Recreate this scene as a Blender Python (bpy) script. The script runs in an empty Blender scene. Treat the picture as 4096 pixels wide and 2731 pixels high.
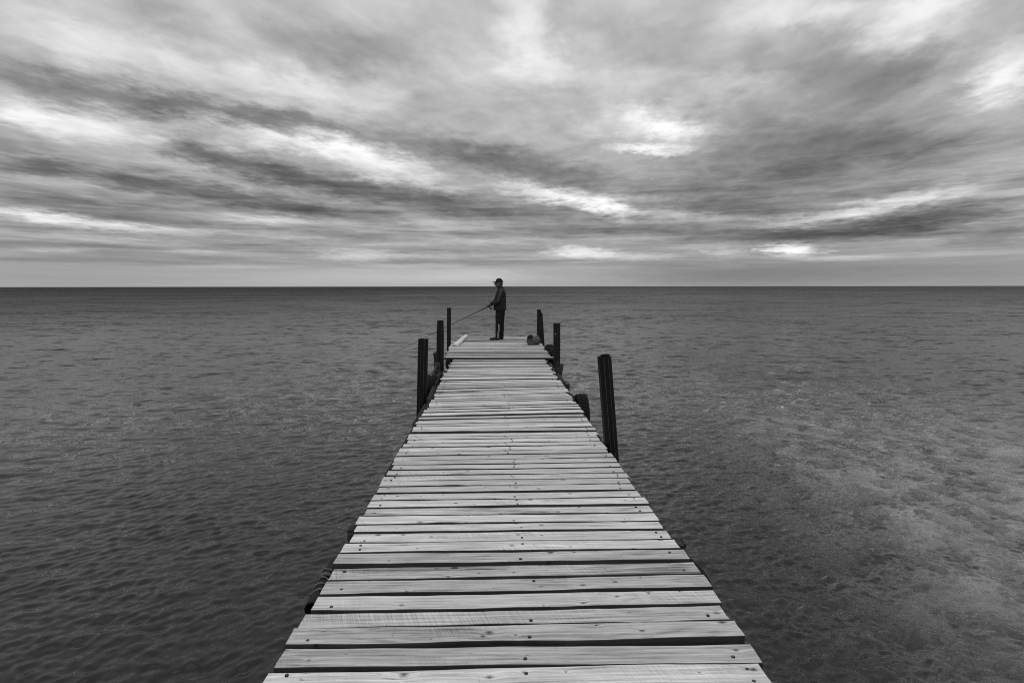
import bpy, bmesh, math, random
import numpy as np
from math import sin, cos, pi, radians, degrees, atan2, sqrt, exp, hypot
from mathutils import Vector, Matrix
from mathutils.bvhtree import BVHTree

random.seed(7)
rng = np.random.default_rng(11)
sc = bpy.context.scene
COL = sc.collection

# ------------------------------------------------------------------ camera
# metres; the pier runs along +Y, deck top is z = 0, the camera is held at eye height above it
EYE = 1.575
WATER = -0.80
cam_d = bpy.data.cameras.new('camera')
cam_d.lens = 20.0
cam_d.sensor_width = 36.0
cam_d.clip_start = 0.05
cam_d.clip_end = 40000.0
cam = bpy.data.objects.new('camera', cam_d)
COL.objects.link(cam)
cam.location = (0, 0, EYE)
PITCH, YAW, ROLL = math.atan(220.5 / 2276), -math.atan(59 / 2276), radians(0.07)
cam.rotation_mode = 'QUATERNION'
cam.rotation_quaternion = (Matrix.Rotation(YAW, 4, 'Z') @ Matrix.Rotation(pi / 2 - PITCH, 4, 'X')
                           @ Matrix.Rotation(-ROLL, 4, 'Z')).to_quaternion()
sc.camera = cam

# ------------------------------------------------------------------ exposure
vs = sc.view_settings
sc.display_settings.display_device = 'sRGB'
vs.view_transform = 'Standard'
vs.look = 'None'
vs.exposure = 0.0
vs.gamma = 1.0
vs.use_curve_mapping = False
sc.cycles.max_bounces = 7
sc.cycles.use_denoising = False
sc.cycles.filter_width = 1.05

# ------------------------------------------------------------------ sun (veiled by cloud) and sky
SUN_EL, SUN_AZ = radians(60), radians(180)
sun_d = bpy.data.lights.new('sun', 'SUN')
sun_d.energy = 0.75
sun_d.angle = radians(90)
sun = bpy.data.objects.new('sun', sun_d)
COL.objects.link(sun)
sd = Vector((sin(SUN_AZ) * cos(SUN_EL), cos(SUN_AZ) * cos(SUN_EL), sin(SUN_EL)))
sun.rotation_mode = 'QUATERNION'
sun.rotation_quaternion = sd.to_track_quat('Z', 'Y')
sun.location = (0, 0, 30)


class NT:
    """small helper round a node tree"""
    def __init__(self, tree):
        self.t = tree
        tree.nodes.clear()

    def n(self, typ, ins=None, **props):
        nd = self.t.nodes.new(typ)
        for k, v in props.items():
            setattr(nd, k, v)
        for k, v in (ins or {}).items():
            s = nd.inputs[k]
            if isinstance(v, bpy.types.NodeSocket):
                self.t.links.new(v, s)
            else:
                s.default_value = v
        return nd

    def m(self, op, a, b=0.0, c=0.0, clamp=False):
        nd = self.n('ShaderNodeMath', {0: a, 1: b, 2: c}, operation=op, use_clamp=clamp)
        return nd.outputs[0]

    def v(self, op, a, b=(0, 0, 0), s=None):
        ins = {0: a, 1: b}
        nd = self.n('ShaderNodeVectorMath', ins, operation=op)
        if s is not None:
            if isinstance(s, bpy.types.NodeSocket):
                self.t.links.new(s, nd.inputs['Scale'])
            else:
                nd.inputs['Scale'].default_value = s
        return nd.outputs['Value' if op in ('LENGTH', 'DISTANCE', 'DOT_PRODUCT') else 'Vector']

    def xyz(self, x=0.0, y=0.0, z=0.0):
        return self.n('ShaderNodeCombineXYZ', {0: x, 1: y, 2: z}).outputs[0]

    def sep(self, v):
        return self.n('ShaderNodeSeparateXYZ', {0: v}).outputs

    def noise(self, vec, scale=1.0, detail=4.0, rough=0.55, dist=0.0, out='Fac', lac=2.0):
        nd = self.n('ShaderNodeTexNoise', {'Vector': vec, 'Scale': scale, 'Detail': detail,
                                           'Roughness': rough, 'Distortion': dist, 'Lacunarity': lac})
        return nd.outputs[out]

    def rng(self, x, a, b, c, d, smooth=False):
        nd = self.n('ShaderNodeMapRange', {'Value': x, 'From Min': a, 'From Max': b, 'To Min': c, 'To Max': d},
                    interpolation_type='SMOOTHSTEP' if smooth else 'LINEAR')
        return nd.outputs[0]

    def mix(self, f, a, b):
        nd = self.n('ShaderNodeMix', {0: f, 2: a, 3: b}, data_type='FLOAT')
        return nd.outputs[0]


def sky_world():
    w = bpy.data.worlds.new('World')
    sc.world = w
    w.use_nodes = True
    T = NT(w.node_tree)
    gen = T.n('ShaderNodeTexCoord').outputs['Generated']
    d = T.v('NORMALIZE', gen)
    x, y, z = T.sep(d)
    zc = T.m('MAXIMUM', z, 0.0)
    az = T.m('MULTIPLY', T.m('ARCTAN2', x, y), 180 / pi)
    el = T.m('MULTIPLY', T.m('ARCSINE', zc), 180 / pi)
    # the cloud layer: a flat deck high overhead, drawn out along the wind (towards azimuth 12)
    k = T.m('DIVIDE', 1.0, T.m('ADD', zc, 0.055))
    a = radians(14)
    u = T.m('MULTIPLY', T.m('ADD', T.m('MULTIPLY', x, sin(a)), T.m('MULTIPLY', y, cos(a))), k)
    v = T.m('MULTIPLY', T.m('SUBTRACT', T.m('MULTIPLY', x, cos(a)), T.m('MULTIPLY', y, sin(a))), k)
    P1 = T.xyz(T.m('MULTIPLY', u, 0.55), T.m('MULTIPLY', v, 1.25), 3.1)
    P3 = T.xyz(u, T.m('MULTIPLY', v, 1.3), 1.7)
    # ragged edges: bend the sky coordinates with the cloud noise
    wv = T.v('SUBTRACT', T.noise(P3, 1.2, 3, 0.5, out='Color'), (0.5, 0.5, 0.5))
    wf = T.v('SUBTRACT', T.noise(P3, 4.0, 5, 0.55, out='Color'), (0.5, 0.5, 0.5))
    wg = T.sep(T.v('SUBTRACT', T.noise(P3, 10.0, 5, 0.6, out='Color'), (0.5, 0.5, 0.5)))
    lift = T.rng(el, 0.5, 16.0, 0.03, 1.0)
    wx = T.sep(wv)
    wfx = T.sep(wf)
    az2 = T.m('ADD', az, T.m('ADD', T.m('MULTIPLY_ADD', wg[0], 3.0, T.m('MULTIPLY', wx[0], 4.0)), T.m('MULTIPLY', wfx[0], 5.0)))
    el2 = T.m('ADD', el, T.m('MULTIPLY', lift, T.m('ADD', T.m('MULTIPLY_ADD', wg[1], 2.0, T.m('MULTIPLY', wx[1], 1.8)), T.m('MULTIPLY', wfx[1], 2.6))))
    # overall brightness of the deck: lighter towards the zenith
    ramp = T.n('ShaderNodeFloatCurve', {'Factor': 1.0, 'Value': T.m('DIVIDE', el, 90.0)})
    cv = ramp.mapping.curves[0]
    cv.points[0].location = (0, BASE[0] / 255)
    cv.points[1].location = (1, BASE[4] / 255)
    for e_, b_ in ((6, BASE[1]), (14, BASE[2]), (25, BASE[3])):
        cv.points.new(e_ / 90, b_ / 255)
    ramp.mapping.update()
    tone = ramp.outputs[0]
    # the big banks, rifts and bands of the cloud deck (azimuth, elevation, half sizes, tilt in degrees, strength)
    azv, elv = T.xyz(az2, az2, az2), T.xyz(el2, el2, el2)
    mad = lambda a_, b_, c_: T.n('ShaderNodeVectorMath', {0: a_, 1: b_, 2: c_}, operation='MULTIPLY_ADD').outputs[0]
    rows = list(CLOUDS) + [(0, 0, 1, 1, 0, 0)] * (-len(CLOUDS) % 3)
    for i in range(0, len(rows), 3):                       # three banks at a time
        k3 = []
        for (ca, ce, sa, sb, tilt, amp) in rows[i:i + 3]:
            c_, s_ = cos(radians(tilt)), sin(radians(tilt))
            sa, sb = sa * CLOUD_SIZE, sb * CLOUD_SIZE
            k3.append((c_ / sa, s_ / sa, -(ca * c_ + ce * s_) / sa, -s_ / sb, c_ / sb, (ca * s_ - ce * c_) / sb, amp * CLOUD_GAIN / 255))
        k3 = list(zip(*k3))
        p_ = mad(azv, k3[0], mad(elv, k3[1], k3[2]))
        q_ = mad(azv, k3[3], mad(elv, k3[4], k3[5]))
        g = T.v('MAXIMUM', T.v('SUBTRACT', (1, 1, 1), mad(q_, q_, T.v('MULTIPLY', p_, p_))), (0, 0, 0))
        tone = T.m('ADD', tone, T.v('DOT_PRODUCT', T.v('MULTIPLY', g, g), k3[6]))
    soft = T.rng(el, 0.8, 6.0, 0.0, 1.0, True)
    n1 = T.m('MULTIPLY', T.m('SUBTRACT', T.noise(P1, 1.3, 5, 0.5, 0.3), 0.5), T.m('MAXIMUM', soft, 0.2))
    # puffs: billowed noise, carried along by the same bend as the banks
    pw = T.v('ADD', P3, T.v('SCALE', wv, s=0.8))
    bil = T.m('ABSOLUTE', T.m('SUBTRACT', T.noise(pw, 2.0, 5, 0.48, 0.2), 0.5))
    n2 = T.m('MULTIPLY', T.m('SUBTRACT', 0.09, bil), soft)
    n3 = T.m('MULTIPLY', T.m('SUBTRACT', T.noise(P3, 6.5, 6, 0.6, 0.3), 0.5), T.rng(el, 3.0, 12.0, 0.0, 1.0, True))
    # thin sheets seen edge-on low over the horizon
    sh = T.noise(T.xyz(T.m('MULTIPLY', az, 0.055), T.m('MULTIPLY', el, 1.05), 4.0), 1.0, 6, 0.6, 0.25)
    n4 = T.m('MULTIPLY', T.m('SUBTRACT', sh, 0.5), T.m('MULTIPLY', T.rng(el, 1.2, 2.6, 0.12, 1.0, True), T.rng(el, 6.0, 14.0, 1.0, 0.0, True)))
    tone = T.m('MULTIPLY_ADD', n1, 0.20, tone)
    tone = T.m('MULTIPLY_ADD', n2, 0.40, tone)
    tone = T.m('MULTIPLY_ADD', n3, 0.13, tone)
    tone = T.m('MULTIPLY_ADD', n4, 0.62, tone)
    tone = T.m('MAXIMUM', tone, 0.2)
    tone = T.m('MINIMUM', tone, 1.2)
    lin = T.m('POWER', tone, 2.2)
    cloud = T.n('ShaderNodeBackground', {'Color': T.n('ShaderNodeCombineColor', {0: lin, 1: lin, 2: lin}).outputs[0],
                                         'Strength': 1.0})
    skyt = T.n('ShaderNodeTexSky', sky_type='NISHITA', sun_disc=False, sun_elevation=SUN_EL, sun_rotation=SUN_AZ)
    bw = T.n('ShaderNodeRGBToBW', {0: skyt.outputs[0]})
    clear = T.n('ShaderNodeBackground', {'Color': bw.outputs[0], 'Strength': 0.06})
    mx = T.n('ShaderNodeMixShader', {0: 0.94, 1: clear.outputs[0], 2: cloud.outputs[0]})
    T.n('ShaderNodeOutputWorld', {0: mx.outputs[0]})
    w.cycles.sampling_method = 'NONE'


BASE = (163, 158, 176, 200, 235)
CLOUD_GAIN = 1.0
CLOUD_SIZE = 0.95
CLOUDS = (
    (-36.1,18.6,6.4,2.43,-7.4,25),(-28.2,17.9,7.9,2.34,-8.3,32),(-33.2,17.7,5.4,1.91,-7.4,20),(-20.0,17.5,7.8,2.49,-7.1,40),(-13.2,17.5,7.8,2.18,-3.1,30),
    (-28.6,21.4,5.4,1.88,-3.7,-25),(-16.2,21.2,9.0,2.70,-1.0,-35),(-9.9,21.0,6.0,2.42,-0.5,-25),
    (-37.1,15.2,4.4,1.72,-9.0,-40),(-32.0,15.0,6.8,1.72,-6.3,-50),(-26.1,14.9,7.5,1.56,-2.0,-48),(-18.7,14.5,8.5,1.66,-4.8,-45),(-10.1,13.8,10.1,1.93,-5.9,-35),(-1.7,12.4,8.5,2.39,-8.8,-25),
    (-38.8,12.9,3.6,1.85,-4.4,45),(-34.4,12.4,7.2,1.93,1.7,65),(-27.4,13.9,3.9,1.37,1.0,25),(-22.0,13.3,6.0,1.65,-4.7,50),(-17.2,13.3,6.0,1.69,-3.6,50),(-12.2,11.9,8.5,2.39,-17.0,62),(-7.3,10.7,6.2,1.71,-15.9,38),
    (-27.2,11.5,3.8,1.63,-10.4,-40),(-23.2,10.8,7.6,1.87,-7.9,-55),(-16.6,9.6,9.2,1.77,-9.2,-55),(-9.0,8.5,10.8,1.84,-6.4,-45),(-0.5,7.6,11.2,2.08,-3.7,-35),
    (-38.3,8.9,4.5,1.28,-2.9,-55),(-33.2,8.7,6.8,1.31,-6.1,-40),(-27.4,8.1,7.8,1.32,-4.6,-45),(-21.2,7.7,8.7,1.32,-5.4,-42),(-14.3,6.9,10.3,1.42,-4.2,-40),
    (-30.1,10.5,5.5,1.23,-5.1,15),(-26.0,9.5,6.6,1.10,-6.1,15),
    (-37.9,6.7,6.6,1.30,-2.2,-25),(-31.9,6.2,7.8,1.24,-1.9,-25),
    (-38.5,5.5,5.0,0.65,-2.0,70),(-34.8,5.0,6.1,0.69,-2.5,60),(-29.5,4.7,7.0,0.58,-0.7,45),
    (-21.2,6.0,5.5,0.78,-0.7,42),(-26.3,3.2,5.4,0.34,0.5,28),(-37.1,2.9,4.8,0.30,1.0,26),(-18.3,4.5,6.5,0.36,0.5,24),(-7.8,2.0,8.5,0.34,0.2,26),(-23.6,1.8,9.3,0.27,0.8,22),(-34.9,3.8,5.6,0.55,0.2,25),(-29.5,3.6,5.7,0.51,-0.2,25),
    (-33.6,2.6,17.5,1.40,1.7,-15),(-18.3,4.0,19.2,1.40,1.3,-12),
    (-13.2,3.0,6.5,0.91,-1.3,60),(-6.1,2.9,8.5,0.68,0.3,25),
    (-10.4,0.8,29.2,1.70,0.1,25),(-1.8,1.2,8.7,1.30,-0.0,15),
    (2.9,23.1,6.2,4.30,-54.6,45),(4.2,20.3,6.3,2.13,-9.4,25),(-1.7,20.3,7.6,2.13,0.9,25),(1.7,18.7,7.2,1.64,-0.2,20),
    (9.6,23.9,6.1,2.30,-3.1,-15),(14.0,21.9,8.1,2.33,-12.8,-20),
    (23.8,22.9,7.9,2.16,-8.5,25),(29.3,22.2,6.3,1.78,-10.5,28),(35.2,20.4,5.8,3.51,14.8,60),
    (40.8,19.1,2.8,1.60,-14.3,5),(41.8,15.5,3.6,3.39,39.8,50),(40.9,14.2,3.3,1.91,27.1,25),
    (28.8,18.2,11.7,3.52,-8.8,-30),(36.5,17.2,3.2,1.93,11.3,-25),(34.0,15.6,7.6,1.96,1.3,-18),(30.8,12.3,13.6,4.49,-3.5,-38),(34.2,11.3,7.3,2.16,-7.1,-25),(24.7,11.8,10.8,3.28,-5.0,-18),
    (24.8,8.8,15.2,4.14,-3.8,-30),(21.1,7.5,11.5,2.35,-2.7,-35),(17.0,16.6,11.8,2.17,-4.4,-15),
    (15.0,15.1,7.8,2.75,-19.9,58),(16.2,14.4,4.5,1.83,-29.2,35),(14.7,12.8,5.3,0.69,-6.8,70),(10.5,14.6,7.5,1.72,-2.3,25),
    (11.7,18.8,9.0,1.78,-7.6,15),(21.9,17.8,7.3,1.23,1.2,20),(20.4,16.7,8.2,1.26,4.0,25),
    (3.8,11.4,11.1,2.00,-8.0,-40),(-0.9,13.0,6.8,1.58,-4.2,-15),(11.0,9.9,10.5,1.40,-6.5,-25),
    (3.4,9.2,6.9,1.23,-9.9,55),(8.1,8.3,6.8,1.31,-12.6,55),(11.1,7.4,3.8,1.46,-18.8,75),(17.2,6.8,7.2,0.88,-4.0,45),(16.0,8.0,8.1,0.80,-5.1,20),
    (14.4,5.7,10.3,1.23,-4.4,-25),(6.8,5.9,10.7,1.47,-0.6,-25),
    (30.1,6.0,7.2,0.97,5.6,45),(35.4,6.8,6.7,0.99,10.9,50),(26.0,5.7,5.3,0.69,1.6,20),(39.0,7.3,4.7,1.35,13.2,10),
    (37.7,5.4,7.2,1.66,8.3,-70),(30.2,4.6,10.9,1.31,4.2,-50),(23.1,4.7,9.7,1.18,-1.9,-30),(41.3,3.8,5.0,1.32,3.2,-30),
    (27.6,3.2,3.3,0.92,-1.6,100),(8.1,3.4,5.1,0.77,-0.5,80),(12.0,2.9,8.4,0.51,-0.6,45),(21.6,3.1,3.4,0.72,-1.2,35),(29.6,2.5,6.8,0.45,-1.4,25),
    (23.2,1.1,16.9,2.01,-0.5,-30),(38.0,1.1,12.6,1.74,-0.9,-15),
)
sky_world()


# ------------------------------------------------------------------ object helpers
def tag(o, label=None, cat=None, group=None, kind=None):
    for k_, v_ in (('label', label), ('category', cat), ('group', group), ('kind', kind)):
        if v_:
            o[k_] = v_
    return o


def empty(name, loc=(0, 0, 0), label=None, cat=None, group=None):
    o = bpy.data.objects.new(name, None)
    COL.objects.link(o)
    o.location = loc
    o.empty_display_size = 0.1
    return tag(o, label, cat, group)


def obj(name, verts, faces, mat, parent=None, smooth=False, loc=None, rot=None):
    me = bpy.data.meshes.new(name)
    me.from_pydata([tuple(p) for p in verts], [], faces)
    me.update()
    if smooth:
        me.shade_smooth()
    me.materials.append(mat)
    o = bpy.data.objects.new(name, me)
    COL.objects.link(o)
    o.parent = parent
    if loc is not None:
        o.location = loc
    if rot is not None:
        o.rotation_euler = rot
    return o


def link_mesh(name, me, mat, parent=None, loc=None):
    o = bpy.data.objects.new(name, me)
    if mat is not None:
        me.materials.clear()
        me.materials.append(mat)
    COL.objects.link(o)
    o.parent = parent
    if loc is not None:
        o.location = loc
    return o


def join(*geos):
    V, F = [], []
    for vs_, fs_ in geos:
        o = len(V)
        V += [tuple(p) for p in vs_]
        F += [tuple(i + o for i in f_) for f_ in fs_]
    return V, F


def box(x0, x1, y0, y1, z0, z1, bev=0.006):
    bm = bmesh.new()
    bmesh.ops.create_cube(bm, size=1.0)
    for p in bm.verts:
        p.co = ((x0 + x1) / 2 + p.co.x * (x1 - x0), (y0 + y1) / 2 + p.co.y * (y1 - y0), (z0 + z1) / 2 + p.co.z * (z1 - z0))
    if bev:
        bmesh.ops.bevel(bm, geom=bm.edges[:], offset=bev, segments=1, affect='EDGES')
    bm.verts.index_update()
    r = [tuple(p.co) for p in bm.verts], [[p.index for p in f_.verts] for f_ in bm.faces]
    bm.free()
    return r


def frame_of(t):
    t = Vector(t).normalized()
    a = Vector((0, 0, 1)) if abs(t.z) < 0.9 else Vector((1, 0, 0))
    s = t.cross(a).normalized()
    return s, s.cross(t).normalized()


def tube(pts, rad, seg=10, caps=True, jitter=0.0):
    """round tube through points, radius per point"""
    P = [Vector(p) for p in pts]
    n = len(P)
    R = rad if hasattr(rad, '__len__') else [rad] * n
    V, F = [], []
    s0 = None
    for i, p in enumerate(P):
        t = (P[min(i + 1, n - 1)] - P[max(i - 1, 0)])
        s, b = frame_of(t)
        if s0 is not None:
            s = (s0 - t.normalized() * s0.dot(t.normalized())).normalized()
            b = s.cross(t.normalized()).normalized()
        s0 = s
        for k_ in range(seg):
            a = 2 * pi * k_ / seg
            r = R[i] * (1 + (random.uniform(-jitter, jitter) if jitter else 0))
            V.append(p + s * (r * cos(a)) + b * (r * sin(a)))
    for i in range(n - 1):
        for k_ in range(seg):
            a, b_ = i * seg + k_, i * seg + (k_ + 1) % seg
            F.append((a, b_, b_ + seg, a + seg))
    if caps:
        F.append(tuple(range(seg))[::-1])
        F.append(tuple((n - 1) * seg + k_ for k_ in range(seg)))
    return V, F


def lathe(profile, seg=32, axis='Z'):
    V, F = [], []
    n = len(profile)
    for k_ in range(seg):
        a = 2 * pi * k_ / seg
        for r, h in profile:
            if axis == 'Z':
                V.append((r * cos(a), r * sin(a), h))
            else:
                V.append((h, r * cos(a), r * sin(a)))
    for k_ in range(seg):
        k2 = (k_ + 1) % seg
        for i in range(n - 1):
            F.append((k_ * n + i, k2 * n + i, k2 * n + i + 1, k_ * n + i + 1))
    return V, F


def torus(R, r, seg=24, sub=8, axis='Z'):
    prof = [(R + r * cos(2 * pi * i / sub), r * sin(2 * pi * i / sub)) for i in range(sub)] + [(R + r, 0.0)]
    return lathe(prof, seg, axis)


def ellipsoid(c, rx, ry, rz, seg=16, rings=10):
    V, F = [], []
    for i in range(rings + 1):
        t = pi * i / rings
        for k_ in range(seg):
            a = 2 * pi * k_ / seg
            V.append((c[0] + rx * sin(t) * cos(a), c[1] + ry * sin(t) * sin(a), c[2] + rz * cos(t)))
    for i in range(rings):
        for k_ in range(seg):
            a, b_ = i * seg + k_, i * seg + (k_ + 1) % seg
            F.append((a, a + seg, b_ + seg, b_))
    return V, F


def move(g, M):
    return [tuple(M @ Vector(p)) for p in g[0]], g[1]


def remeshed(name, geo, voxel, smooth_it=4, smooth_f=0.5):
    """one continuous skin round overlapping closed pieces"""
    me = bpy.data.meshes.new(name)
    me.from_pydata([tuple(p) for p in geo[0]], [], geo[1])
    bm = bmesh.new()
    bm.from_mesh(me)
    bmesh.ops.remove_doubles(bm, verts=bm.verts, dist=1e-5)
    bmesh.ops.recalc_face_normals(bm, faces=bm.faces)
    bm.to_mesh(me)
    bm.free()
    o = bpy.data.objects.new(name, me)
    COL.objects.link(o)
    md = o.modifiers.new('r', 'REMESH')
    md.mode = 'VOXEL'
    md.voxel_size = voxel
    if smooth_it:
        sm = o.modifiers.new('s', 'SMOOTH')
        sm.factor = smooth_f
        sm.iterations = smooth_it
    dg = bpy.context.evaluated_depsgraph_get()
    dg.update()
    out = bpy.data.meshes.new_from_object(o.evaluated_get(dg))
    bpy.data.objects.remove(o)
    bpy.data.meshes.remove(me)
    out.name = name
    out.shade_smooth()
    return out


# ------------------------------------------------------------------ materials (the photograph is black and white)
def material(name):
    m_ = bpy.data.materials.new(name)
    m_.use_nodes = True
    return m_, NT(m_.node_tree)


def grey(T, s):
    return T.n('ShaderNodeCombineColor', {0: s, 1: s, 2: s}).outputs[0]


def finish(T, col, rough=0.6, bump=None, bump_s=0.3, bump_d=0.01, spec=0.4, metallic=0.0):
    p = T.n('ShaderNodeBsdfPrincipled', {'Base Color': grey(T, col), 'Roughness': rough, 'Metallic': metallic})
    p.inputs['Specular IOR Level'].default_value = spec
    if bump is not None:
        b = T.n('ShaderNodeBump', {'Height': bump, 'Strength': bump_s, 'Distance': bump_d})
        T.t.links.new(b.outputs[0], p.inputs['Normal'])
    T.n('ShaderNodeOutputMaterial', {0: p.outputs[0]})


def simple(name, col, rough=0.6, var=0.25, scale=30.0, spec=0.4, bump_s=0.3, bump_d=0.004, stretch=(1, 1, 1), metallic=0.0):
    m_, T = material(name)
    co = T.v('MULTIPLY', T.n('ShaderNodeTexCoord').outputs['Object'], stretch)
    n = T.noise(co, scale, 6, 0.6)
    n2 = T.noise(co, scale * 0.18, 4, 0.6)
    f = T.m('ADD', T.m('MULTIPLY', T.m('SUBTRACT', n, 0.5), var), T.m('MULTIPLY', T.m('SUBTRACT', n2, 0.5), var))
    c = T.m('MULTIPLY', T.m('ADD', 1.0, T.m('MULTIPLY', f, 2.0)), col)
    finish(T, T.m('MAXIMUM', c, 0.004), T.m('ADD', rough, T.m('MULTIPLY', f, 0.3)), n, bump_s, bump_d, spec, metallic)
    return m_


def wood_material(name, base, spread, st0=0.56, st_amp=0.55):
    m_, T = material(name)
    oc = T.n('ShaderNodeTexCoord').outputs['Object']
    rnd = T.n('ShaderNodeObjectInfo').outputs['Random']
    r2 = T.m('FRACT', T.m('MULTIPLY', rnd, 17.31))
    r3 = T.m('FRACT', T.m('MULTIPLY', rnd, 71.7))
    off = T.xyz(T.m('MULTIPLY', rnd, 91.0), T.m('MULTIPLY', r2, 37.0), T.m('MULTIPLY', r3, 53.0))
    co = T.v('ADD', oc, off)
    # knots: sparse cells along the board
    kc = T.v('MULTIPLY', co, (5.5, 8.0, 0.0))
    vor = T.n('ShaderNodeTexVoronoi', {'Vector': kc, 'Scale': 1.0, 'Randomness': 1.0}, feature='F1', voronoi_dimensions='2D')
    kd = vor.outputs['Distance']
    kr = T.sep(vor.outputs['Color'])[0]
    ksz = T.rng(kr, 0.45, 1.0, 0.0, 0.17)
    kn = T.m('SUBTRACT', 1.0, T.m('DIVIDE', kd, T.m('MAXIMUM', ksz, 0.001)), clamp=True)        # 1 in the heart
    halo = T.m('SUBTRACT', 1.0, T.m('DIVIDE', kd, T.m('MAXIMUM', T.m('MULTIPLY', ksz, 4.0), 0.001)), clamp=True)
    bend = T.m('MULTIPLY', T.m('MULTIPLY', halo, halo), 0.02)
    bx, by, bz = T.sep(co)
    gco = T.xyz(bx, T.m('ADD', by, bend), bz)
    g1 = T.noise(T.v('MULTIPLY', gco, (2.8, 50, 50)), 1.0, 6, 0.62, 0.6)
    g2 = T.noise(T.v('MULTIPLY', gco, (4.0, 190, 190)), 1.0, 4, 0.6)
    ring = T.n('ShaderNodeTexWave', {'Vector': T.v('MULTIPLY', gco, (0.22, 5.0, 5.0)), 'Scale': 2.2, 'Distortion': 5.5,
                                     'Detail': 4.0, 'Detail Scale': 1.3, 'Detail Roughness': 0.6},
               wave_type='BANDS', bands_direction='Y').outputs['Fac']
    saw = T.noise(T.v('MULTIPLY', T.xyz(T.m('ADD', bx, T.m('MULTIPLY', by, 0.35)), by, 0.0), (150, 4, 1)), 1.0, 3, 0.6)
    sawm = T.m('MULTIPLY', T.rng(T.noise(T.v('MULTIPLY', co, (1.2, 3, 3)), 1.0, 3, 0.5), 0.48, 0.62, 0.0, 1.0), T.rng(r3, 0.3, 0.7, 0.15, 1.0))
    stain = T.rng(T.noise(T.v('MULTIPLY', co, (1.3, 7, 7)), 1.0, 5, 0.62, 0.8), st0, st0 + 0.18, 0.0, 1.0, True)
    blotch = T.m('SUBTRACT', T.noise(T.v('MULTIPLY', co, (2.5, 9, 9)), 1.0, 4, 0.55), 0.5)
    pits = T.rng(T.noise(T.v('MULTIPLY', co, (22, 70, 60)), 1.0, 3, 0.7), 0.64, 0.73, 0.0, 1.0)
    ck = T.noise(T.v('MULTIPLY', gco, (0.9, 26, 26)), 1.0, 2, 0.4, 0.2)
    crack = T.m('SUBTRACT', 1.0, T.m('DIVIDE', T.m('ABSOLUTE', T.m('SUBTRACT', ck, 0.40)), 0.0035), clamp=True)
    val = T.m('ADD', 1.0, T.m('MULTIPLY', T.m('SUBTRACT', g1, 0.5), 1.25))
    val = T.m('MULTIPLY_ADD', T.m('SUBTRACT', g2, 0.5), 1.3, val)
    val = T.m('MULTIPLY_ADD', T.m('SUBTRACT', ring, 0.5), 0.20, val)
    val = T.m('MULTIPLY_ADD', blotch, 0.75, val)
    val = T.m('MULTIPLY_ADD', T.m('MULTIPLY', T.m('SUBTRACT', saw, 0.5), sawm), 1.2, val)
    val = T.m('SUBTRACT', val, T.m('MULTIPLY', stain, T.rng(r2, 0.3, 1.0, 0.2 * st_amp, st_amp)))
    val = T.m('SUBTRACT', val, T.m('MULTIPLY', pits, 0.42))
    val = T.m('SUBTRACT', val, T.m('MULTIPLY', kn, 0.9))
    val = T.m('MULTIPLY_ADD', halo, 0.06, val)
    val = T.m('SUBTRACT', val, T.m('MULTIPLY', crack, 0.5))
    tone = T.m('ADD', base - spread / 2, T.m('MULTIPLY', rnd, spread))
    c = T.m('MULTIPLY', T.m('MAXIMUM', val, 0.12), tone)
    hgt = T.m('ADD', T.m('MULTIPLY', g1, 0.6), T.m('ADD', T.m('MULTIPLY', g2, 0.5), T.m('MULTIPLY', T.m('MULTIPLY', saw, sawm), 0.5)))
    hgt = T.m('SUBTRACT', hgt, T.m('MULTIPLY', crack, 0.8))
    # weathered faces are pale, plank edges far darker, from dirt and shade painted into their tone
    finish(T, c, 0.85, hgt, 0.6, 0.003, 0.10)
    return m_


M_PLANK = wood_material('weathered_plank', 0.51, 0.17)
M_PLANK_STAINED = wood_material('rain_stained_plank', 0.44, 0.10, 0.46, 0.75)
M_FLANK = wood_material('dirty_shaded_plank_edge', 0.05, 0.03)
M_BEAM = wood_material('wet_timber', 0.034, 0.02)
M_PIPE = simple('black_plastic_pipe', 0.006, 0.55, 0.25, 14, 0.18, 0.1, 0.001, (1, 1, 0.2))
M_STRIPE = simple('pipe_stripe', 0.045, 0.5, 0.3, 20)
M_RUBBER = simple('tyre_rubber', 0.010, 0.75, 0.4, 25, 0.15)
M_STEEL = simple('rusty_steel', 0.035, 0.65, 0.5, 40, 0.4, 0.5, 0.004)
M_ROPE = simple('old_rope', 0.11, 0.85, 0.5, 60, 0.2, 0.6)
M_SCREW = simple('screw_steel', 0.06, 0.5, 0.3, 80, 0.5)
M_HOLE = simple('screw_hollow', 0.012, 0.9, 0.2, 80, 0.1)
M_JACKET = simple('jacket_cloth', 0.018, 0.85, 0.35, 14, 0.2, 0.5, 0.02)
M_TROUSER = simple('trouser_cloth', 0.009, 0.85, 0.35, 14, 0.2, 0.5, 0.02)
M_CAP = simple('cap_cloth', 0.013, 0.9, 0.3, 40, 0.2)
M_SKIN = simple('skin', 0.10, 0.6, 0.15, 30, 0.35, 0.1)
M_HAIR = simple('hair', 0.02, 0.7, 0.4, 90, 0.3)
M_SHOE = simple('shoe', 0.012, 0.6, 0.3, 30, 0.35)
M_WHITE = simple('white_braid', 0.42, 0.7, 0.1, 60)
M_GREYBRAID = simple('grey_braid', 0.075, 0.7, 0.1, 60)
M_ROD = simple('rod_blank', 0.018, 0.35, 0.2, 40, 0.5)
M_ALU = simple('reel_metal', 0.5, 0.3, 0.2, 40, 0.5, 0.1, 0.002, (1, 1, 1), 0.6)
M_BAG = simple('plastic_bag', 0.045, 0.45, 0.6, 12, 0.5, 0.6, 0.02)
M_DARK = simple('dark_cloth', 0.014, 0.85, 0.3, 20, 0.2)
M_BOX = simple('grey_box', 0.06, 0.6, 0.2, 20, 0.3)
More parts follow.
